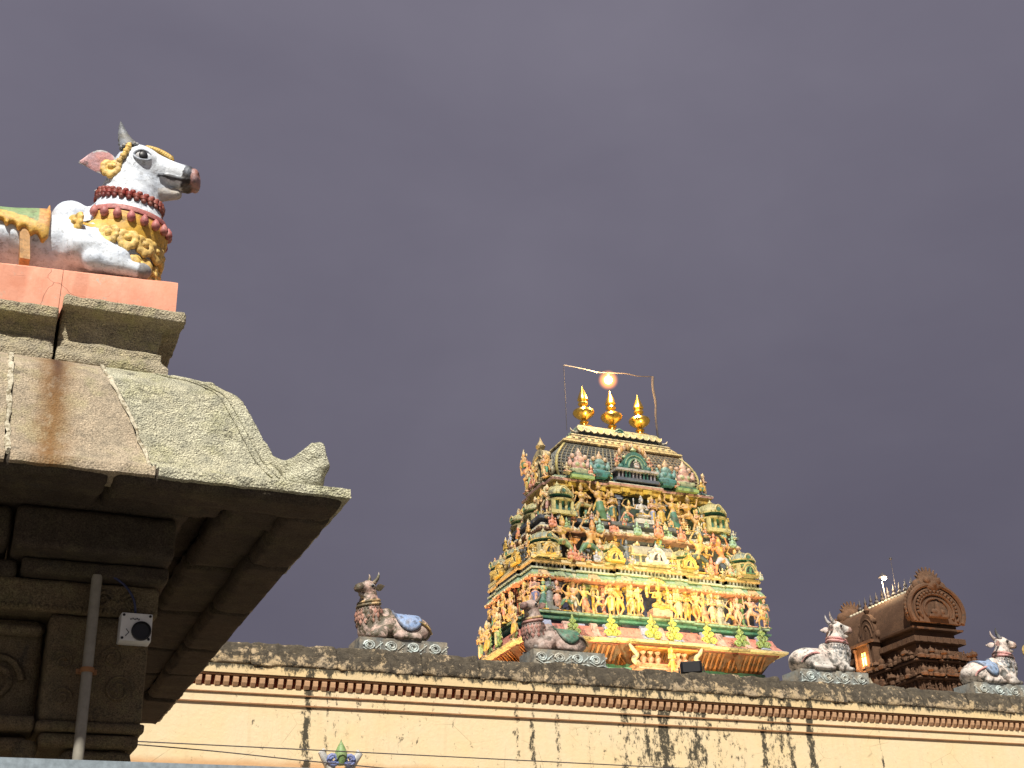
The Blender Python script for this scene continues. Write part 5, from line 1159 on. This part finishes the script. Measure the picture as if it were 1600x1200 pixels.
def crowd(P, z, xs_, off, h, seed, side=False):
    rr = random.Random(seed)
    for x in xs_:
        c = rr.choice(CROWD); po_ = rr.choice(('stand', 'sway', 'dance', 'sway', 'skirt', 'stride')); hh = h*rr.uniform(.85, 1.12); x += rr.uniform(-.08, .08)
        if side: put(tw, po_, left_off(P, x)-off, x, z, hh, *c, R_(-90+rr.uniform(-25, 25)), rr.random() < .5, rr.randrange(9))
        else: put(tw, po_, x, front_off(P, max(-P[1][0] if False else P[0][0], min(-P[0][0], x)))-off, z, hh, *c, R_(rr.uniform(-20, 20)), rr.random() < .5, rr.randrange(9))
crowd(P1, 14.87, [-4.6, -3.6, -2.75, -2.25, -.72, .72, 2.25, 3.35, 4.68], .34, 1.02, 1)
crowd(P2, 16.88, [-3.95, -3.05, -2.0, -1.2, -.4, .55, 1.15, 1.9, 2.75, 3.85], .40, 1.18, 2)
crowd(P3, 18.74, [-2.95, -2.1, -1.42, -.62, .62, 1.95, 2.75], .42, 1.12, 3)
crowd(P2, 16.88, [-1.6, -.8, 0, .9, 1.7], .62, 1.05, 4, True); crowd(P3, 18.74, [-1.1, -.6, .2, .9, 1.4], .60, 1.0, 5, True); crowd(P1, 14.87, [-1.55, -1.1, -.6, .1, .65, 1.2, 1.65], .42, 1.02, 6, True)
crowd(P3, 20.56, [-.9, -.2, .5, 1.0], .34, 1.0, 7, True)
filler(P2, 18.50, [-4.1, -3.6, -2.9, -2.5, -2.1, -.95, .05, .85, 2.05, 2.4, 2.9, 3.6, 4.1], .42, .40, [MINT0, CRM, SAL, (.6, .6, .5), YLW], 21)
filler(P1, 16.80, [-4.9, -4.1, -3.4, -2.6, -1.9, -.9, .9, 2.0, 2.7, 3.3, 4.0, 4.9], .36, .40, [MINT0, CRM, SKN, (.6, .6, .5), PNK], 22)
# ---- gilded finials
fp = [(.30, 0), (.34, .03), (.30, .07), (.20, .12), (.11, .20), (.10, .26), (.16, .30), (.17, .36), (.11, .40), (.10, .44), (.14, .48), (.24, .56), (.36, .68), (.40, .78), (.38, .87), (.27, .95), (.15, 1.0), (.11, 1.03), (.10, 1.10), (.16, 1.15), (.19, 1.22), (.16, 1.30), (.10, 1.33), (.14, 1.36), (.20, 1.41), (.195, 1.46), (.15, 1.62), (.10, 1.78), (.045, 1.95), (.004, 2.10)]
fm = MB().lathe([(r*1.14, z*.95) for r, z in fp], 28).mesh('finial', M_gold, 40)
for x in (-1.30, 0, 1.32): link('finial', fm, tw, (x, 0, 23.335))
# ---- lamp on a bent pipe frame over the finials
fr = thing('wire_lamp', 'thin bent wire frame with a lit orange bulb above the gold finials', 'lamp', (XT, YT, 23.2))
mb = MB(); mb.tube([(-2.12, 0, 0), (-2.10, 0, 1.5), (-2.09, 0, 2.99)], .014, 6); mb.obj('upright', M_wire, fr)
mb = MB(); mb.tube(sm([(2.16, 0, .1), (2.14, 0, 1.2), (2.20, 0, 1.9), (2.13, 0, 2.6), (2.18, 0, 3.12)], 4), [.045]*8+[.055]*9, 6); mb.obj('upright', M_wire, fr)
mb = MB(); mb.tube([(-2.09, 0, 2.99), (-1.2, 0, 2.96), (-.5, 0, 2.90)], .02, 6); mb.obj('crossbar', M_pale, fr)
mb = MB(); mb.tube(sm([(-.5, 0, 2.90), (.2, 0, 2.98), (.9, 0, 3.06), (1.4, 0, 3.03), (2.0, 0, 3.10), (2.18, 0, 3.12)], 4), .02, 6); mb.obj('crossbar', M_wire, fr)
mb = MB(); mb.lathe([(.05, 2.92), (.07, 2.86), (.08, 2.80)], 10, (-.03, -.02, 0)); mb.obj('lamp_holder', M_wire, fr)
mb = MB(); mb.ball((-.03, -.02, 2.60), (.17, .17, .17), 20); mb.obj('bulb', M_bulb, fr, 60)
mb = MB(); mb.ball((-.03, -.02, 2.60), (.46, .46, .46), 24) if False else mb.ball((0, 0, 0), .46, 24); mb.obj('glare_halo', M_halo, fr, 60, (-.03, -.02, 2.60))  # added glow ball for the bulb's glare, fading outward
def lamp(name, kind, loc, energy, color, tgt=None, parent=None, size=.2, spot=60, blend=.8):
    ld = bpy.data.lights.new(name, kind); ld.energy = energy; ld.color = color
    if kind == 'SPOT': ld.spot_size = R_(spot); ld.spot_blend = blend
    ld.shadow_soft_size = size; lo_ = bpy.data.objects.new(name, ld); COL.objects.link(lo_); lo_.location = loc
    if tgt: aim(lo_, tgt)
    return lo_
lamp('bulb_light', 'POINT', (XT-.03, YT-.55, 25.65), 1100, (1, .62, .25), size=.25)
# ---- floodlights: the box on the wall top, then added ones out of view
def floodlight(label, loc, tgt, energy, color, spot, blend=1.0):
    fl = thing('floodlight', label, 'floodlight', loc)
    az = math.atan2(tgt[1]-loc[1], tgt[0]-loc[0])-math.pi/2; fl.rotation_euler = (0, 0, az)
    mb = MB(); mb.loft([[(x*a, y, .16+z*b) for x, z in rrect(.17, .10, .02)] for a, b, y in ((.8, .8, -.10), (1, 1, -.06), (1, 1, .06), (1.06, 1.08, .08), (1.06, 1.08, .10))]); mb.obj('housing', M_black, fl, 40)
    mb = MB(); mb.loft([[(x, y, .16+z) for x, z in rrect(.15, .085, .015)] for y in (.101, .106)]); mb.obj('glass', M_bulbw, fl)
    for s in (-1, 1): mb = MB(); mb.box((s*.20, 0, .09), (.012, .02, .09)); mb.obj('bracket', M_black, fl)
    mb = MB(); mb.box((0, 0, .006), (.22, .05, .006)); mb.obj('base_plate', M_black, fl)
    d = (Vector(tgt)-Vector(loc)).normalized(); lamp('floodlight_beam', 'SPOT', tuple(Vector(loc)+Vector((0, 0, .16))+d*.25), energy, color, tgt, size=.12, spot=spot, blend=blend)
floodlight('black floodlight box on the wall top below the painted tower', (11.22, 18.30, 6.47), (24.6, 41.5, 15.0), 66000, (1, .80, .34), 18)
floodlight('added unseen black floodlight on the ground behind the wall before the tower front', (25.6, 32.0, .02), (24.3, 42.6, 18.0), 14000, (1, .80, .38), 58)  # lamp and housing added out of view, to warm the upper front from below
floodlight('assumed unseen black floodlight behind the wall aimed at the tower left side', (12.0, 40.0, .02), (19.5, 44.5, 16.2), 24000, (1, .70, .32), 52)  # assumed lamp and housing, out of view, for the left face's orange light
# ------------------------------------------------------------------ far stone gateway tower
FX, FY = 99.2, 117.3
ft = thing('gateway_tower', 'distant brown stone gateway tower with barrel roof and horseshoe gable', 'tower', (FX, FY, 0))
DB = (1, 1, 1)
def fsw(name, w, d, prof, bays=True): P = plan(w, d, bays, .25, .55); o_ = sweep(P, [(a, b, DB) for a, b in prof], name, ft, M_far); return P
fsw('lower_body', 4.0, 7.9, [(.6, 0), (.6, 30), (.9, 30.2), (.9, 30.8), (.2, 31)])
levels = ((31.0, 3.9, 7.6), (33.0, 3.55, 7.15))
fm_ = {}
def far_fig(x, y, z, h, rz):
    if 'm' not in fm_:
        a = blob_mesh('figure', figure('stand', DB, DB, DB, 3), .05, .03, M_far); b = blob_mesh('figure', figure('seat', DB, DB, DB), .05, .03, M_far); fm_['m'] = (a, b)
    link('figure', fm_['m'][0 if random.random() < .6 else 1], ft, (x, y, z), (0, 0, rz), h)
def far_shrine(x, y, z, rz):
    if 's' not in fm_:
        fm_['s'] = [MB().lathe([(.34*a, 0), (.38*a, .25), (.22, .42), (.34*b, .60), (.28*b, .85), (.05, 1.0), (.01, 1.2)], 8).mesh('small_shrine', M_far, 40) for a, b in ((1, 1), (1.2, .8), (.7, 1.3))]
        hm = horseshoe(.75, 1.0, DB, DB, DB, .3, 'small_gable'); hm.materials[0] = M_far; fm_['s'].append(hm)
    k_ = random.randrange(4); link('small_gable' if k_ == 3 else 'small_shrine', fm_['s'][k_], ft, (x, y, z), (0, 0, R_(rz)), random.uniform(.75, 1.2))
    if random.random() < .6: far_fig(x+random.uniform(.2, .4) if rz == 0 else x, y if rz == 0 else y+random.uniform(.2, .4), z, random.uniform(.7, 1.1), R_(rz))
for z0, w, d in levels:
    P = fsw('storey', w, d, [(0, z0), (0, z0+1.2), (.35, z0+1.25), (.45, z0+1.4), (.2, z0+1.6), (.1, z0+1.75), (.3, z0+1.8), (.3, z0+1.95), (0, z0+2.02)])
    for i in range(11):
        x = -w+2*w*i/10; yy = front_off(P, x)
        mb = MB(); mb.box((0, 0, .6), (.10, .10, .6)); mb.lathe([(.2, 1.05), (.26, 1.15), (.15, 1.2)], 8); mb.obj('pilaster', M_far, ft, None, (x, yy-.05, z0))
        if i < 10: far_fig(x+w/10, front_off(P, x+w/10)-.25, z0+.02, 1.15, 0)
        far_shrine(x, yy-.45, z0+1.6, 0)
    for i in range(16):
        y = -d+2*d*i/15; xx = left_off(P, y)
        mb = MB(); mb.box((0, 0, .6), (.10, .10, .6)); mb.lathe([(.2, 1.05), (.26, 1.15), (.15, 1.2)], 8); mb.obj('pilaster', M_far, ft, None, (xx-.05, y, z0))
        if i < 15: far_fig(left_off(P, y+d/15)-.25, y+d/15, z0+.02, 1.15, R_(-90))
        far_shrine(xx-.45, y, z0+1.6, -90)
fsw('neck', 3.1, 6.8, [(0, 35.0), (0, 35.9), (-.25, 36.0), (-.25, 36.5), (.25, 36.55), (.40, 36.62), (.40, 37.2), (.15, 37.3), (-.35, 37.35), (-.40, 38.0)], False)
fsw('roof_ledge', 3.1, 6.8, [(-.5, 38.0), (.35, 38.05), (.40, 38.25), (-.2, 38.3)], False)
# sala windows and gables along the neck
for i in range(9):
    y = -6.2+i*1.55; mb = MB(); mb.box((0, 0, 0), (.07, .22, .28)); mb.obj('carved_block', M_far, ft, None, (-3.52, y, 36.9))
for i in range(6): mb = MB(); mb.box((0, 0, 0), (.22, .07, .26)); mb.obj('carved_block', M_far, ft, None, (-2.6+i*1.05, -7.22, 36.9))
# barrel roof along Y
n = 20
sec = [(3.15*math.cos(math.pi*i/n)*(1.06 if .15 < i/n < .85 else 1), 38.3+4.9*math.sin(math.pi*i/n)**.85) for i in range(n+1)]
mb = MB(); mb.loft([[(x, y, z) for x, z in sec] for y in (6.5, -6.5)], DB); mb.obj('barrel_roof', M_far, ft, 40)
# big horseshoe gable at the near end (and its twin at the back)
def gable(name, y, s):
    mb = MB(); n = 26
    def arc(k, dz=0): return [(3.75*k*math.cos(R_(-28+236*i/n))*1.0, 40.15+2.95*k*math.sin(R_(-28+236*i/n))+dz) for i in range(n+1)]
    mb.prism(arc(1.0)[::-1]+[], y, y-s*.9, DB)
    for k, r in ((.98, .28), (.80, .14), (.62, .16), (.44, .12)): mb.tube([(x, y-s*.95, z) for x, z in arc(k)], r, 7, DB)
    g_ = mb.obj(name, M_far, ft, 45)
    mb = MB()
    for i in range(19): a = R_(-10+200*i/18); mb.ball((2.65*math.cos(a), y-s*1.05, 40.15+2.1*math.sin(a)), (.22, .2, .22), 6)
    for i in range(27): a = R_(-18+216*i/26); mb.lathe([(.10, -.1), (.24, .12), (.16, .35), (.01, .6)], 6, (3.8*math.cos(a), y-s*.5, 40.15+3.0*math.sin(a)))
    bo_ = mb.obj('gable_bead', M_far, g_, 60); bo_['kind'] = 'stuff'
    # horned mask on top
    pr_ = [E_((0, 0, .75), (1.05, .5, .75)), E_((0, -.3, .5), (.75, .35, .4)), E_((-.5, -.45, .95), (.3, .22, .3)), E_((.5, -.45, .95), (.3, .22, .3)), E_((0, -.55, .65), (.22, .25, .25)), E_((-1.1, 0, .6), (.45, .35, .5)), E_((1.1, 0, .6), (.45, .35, .5))]
    for i in range(9): a = R_(20+140*i/8); pr_.append(C_((.8*math.cos(a), 0, .9+.6*math.sin(a)), (1.25*math.cos(a), 0, 1.0+1.15*math.sin(a)), .18, .07))
    link('horned_mask', blob_mesh('horned_mask', pr_, .07, .08, M_far), g_, (0, y-s*.4, 42.1), (0, 0, 0 if s > 0 else math.pi), 1.45)
    put_ = [C_((0, 0, 0), (0, 0, .8), .35, .3), E_((0, 0, 1.05), (.25, .25, .3)), C_((0, 0, 1.3), (0, 0, 1.55), .2, .05), E_((-.5, 0, .3), (.4, .3, .35)), E_((.5, 0, .3), (.4, .3, .35)), B_((0, .1, -.15), (1.3, .3, .18), .05)]
    link('gable_figure', blob_mesh('gable_figure', put_, .07, .08, M_far), g_, (0, y-s*1.1, 39.6), (0, 0, 0 if s > 0 else math.pi), 1.0)
gable('gable', -6.5, 1); gable('gable', 6.5, -1)
# side gable over the middle of the long face
sg = horseshoe(2.6, 4.4, DB, DB, DB, .8, 'side_gable'); sg.materials[0] = M_far; link('side_gable', sg, ft, (-2.6, .6, 38.2), (0, 0, R_(-90)))
fsw2 = MB(); fsw2.box((-3.75, .6, 35.6), (.55, 1.7, 2.4)); fsw2.box((-3.9, .6, 38.05), (.8, 2.0, .15)); fsw2.box((-3.9, .6, 35.0), (.75, 1.9, .15)); fsw2.obj('middle_bay', M_far, ft)
for s in (-1, 1): mb = MB(); mb.lathe([(.22, 0), (.26, .2), (.16, .3), (.16, 2.0), (.28, 2.2), (.28, 2.4)], 8); mb.obj('bay_column', M_far, ft, 50, (-4.45, .6+s*1.25, 35.3))
mb = MB(); mb.box((-4.32, .6, 36.4), (.03, .34, .72)); mb.obj('lit_window', M_glow, ft)
mb = MB(); mb.box((-4.36, .6, 36.5), (.03, .04, .72)); mb.box((-4.36, .6, 36.7), (.03, .34, .04)); mb.obj('window_bar', M_far, ft)
# row of lit ridge ornaments, finials, lamp post
mb = MB()
rdg = MB().ball((0, 0, 0), (.28, .26, .24), 8).mesh('ridge_ornament', M_mortar, 60)
for i in range(21): link('ridge_ornament', rdg, ft, (-.95, -5.9+i*.59, 43.0))
ffm = MB().lathe([(.28, 0), (.20, .15), (.14, .3), (.38, .6), (.40, .8), (.15, 1.05), (.2, 1.2), (.22, 1.35), (.10, 1.7), (.01, 2.2)], 10).mesh('finial', M_wire, 50)
for i in range(11): link('finial', ffm, ft, (0, -5.3+i*1.06, 43.15), (0, 0, 0), .85)
lp = thing('lamp_post', 'lit white lamp on a short pole above the distant gateway tower ridge', 'lamp', (FX-.6, 117.0, 42.9))
mb = MB(); mb.tube([(0, 0, 0), (-.15, 0, 1.4), (-.25, 0, 2.6)], .07, 8); mb.obj('pole', M_pale, lp, 60)
mb = MB(); mb.ball((.05, -.15, 2.95), (.28, .24, .20), 12); mb.obj('lamp_head', M_bulbw, lp, 60)
mb = MB(); mb.lathe([(.5, 3.1), (.42, 3.3), (.15, 3.5), (.03, 3.7)], 10, (.0, 0, 0)); mb.obj('lamp_hood', M_wire, lp, 50)
lamp('lamp_post_light', 'POINT', (FX-.9, 116.3, 45.2), 800, (1, .75, .42), size=.4)
lamp('window_light', 'POINT', (FX-5.2, 117.9, 36.2), 350, (1, .55, .2), size=.3)
floodlight('added unseen black floodlight on the ground at the foot of the distant gateway tower', (90.0, 97.0, .02), (97.5, 113.0, 38.0), 70000, (1, .52, .22), 40)  # added hidden lamp and housing, gives the far tower orange light and contrast
# lightning rod
mb = MB(); mb.tube([(0, 0, 0), (0, 0, 4.4)], .03, 6); mb.ball((0, 0, 4.5), .18, 8); o = mb.obj('lightning_rod', M_wire, None, 50, (FX+.3, 116.2, 43.6)); o['label'] = 'thin dark rod with a small ball above the distant gateway tower'; o['category'] = 'rod'

# ------------------------------------------------------------------ small things on and in front of the wall
for (lab, pts) in (('upper thin black wire crossing in front of the cream wall', [(1.9, 17.62, 4.98), (6, 17.62, 4.945), (11, 17.62, 4.90), (20, 17.62, 4.84)]), ('lower thin black wire sagging toward the blue lotus crest', [(1.9, 17.66, 4.965), (3.4, 17.66, 4.90), (5.0, 17.66, 4.80), (8, 17.66, 4.66), (14, 17.66, 4.5), (20, 17.66, 4.55)])):
    mb = MB(); mb.tube(sm(pts, 8), .008, 5)
    for x, y, z in (pts[0], pts[-1]): mb.tube([(x, y, z), (x, YW+.02, z)], .012, 5)
    o = mb.obj('wire', M_wire, None, 60); o['label'] = lab; o['category'] = 'wire'
cr_ = thing('lotus_crest', 'blue and white stucco lotus with a green bud standing before the wall', 'ornament', (5.19, 17.78, 0))
mb = MB(); mb.box((0, .02, 2.28), (.20, .18, 2.28), (.62, .40, .2)); mb.box((0, 0, 4.60), (.26, .2, .04), (.6, .5, .3)); mb.obj('post', M_ped, cr_)
for s in (-1, 1):
    mb = MB(); mb.tube([(s*(.115+(.085*(1-.7*i/18))*math.cos(3.6*math.pi*i/18+math.pi)), -.06, .12+(.085*(1-.7*i/18))*math.sin(3.6*math.pi*i/18+math.pi)) for i in range(19)], .028, 7, (.14, .20, .46)); mb.obj('scroll_petal', M_orn, cr_, 60, (0, 0, 4.74))
    mb = MB(); mb.tube([(s*.10, 0, -.05), (s*.20, 0, .12), (s*.27, -.02, .22), (s*.23, -.03, .26)], [.07, .06, .05, .02], 8, (.50, .50, .48)); mb.obj('outer_petal', M_orn, cr_, 60, (0, 0, 4.74))
mb = MB(); mb.lathe([(.05, .05), (.09, .15), (.085, .22), (.05, .30), (.015, .36), (.002, .40)], 12, (0, -.04, 0), (.20, .34, .12)); mb.obj('bud', M_orn, cr_, 60, (0, 0, 4.74))
gf = thing('guardian_figure', 'dark green and yellow painted figure cut off by the right edge', 'statue', (18.62, 18.35, 6.47))
put(gf, 'stand', 0, 0, 0, 1.05, (.10, .16, .12), (.05, .10, .08), (.62, .42, .08))
for o_ in gf.children: o_.name = 'body'
mb = MB(); mb.box((0, 0, .015), (.22, .2, .03), (.3, .3, .28)); mb.obj('base', M_ped, gf)
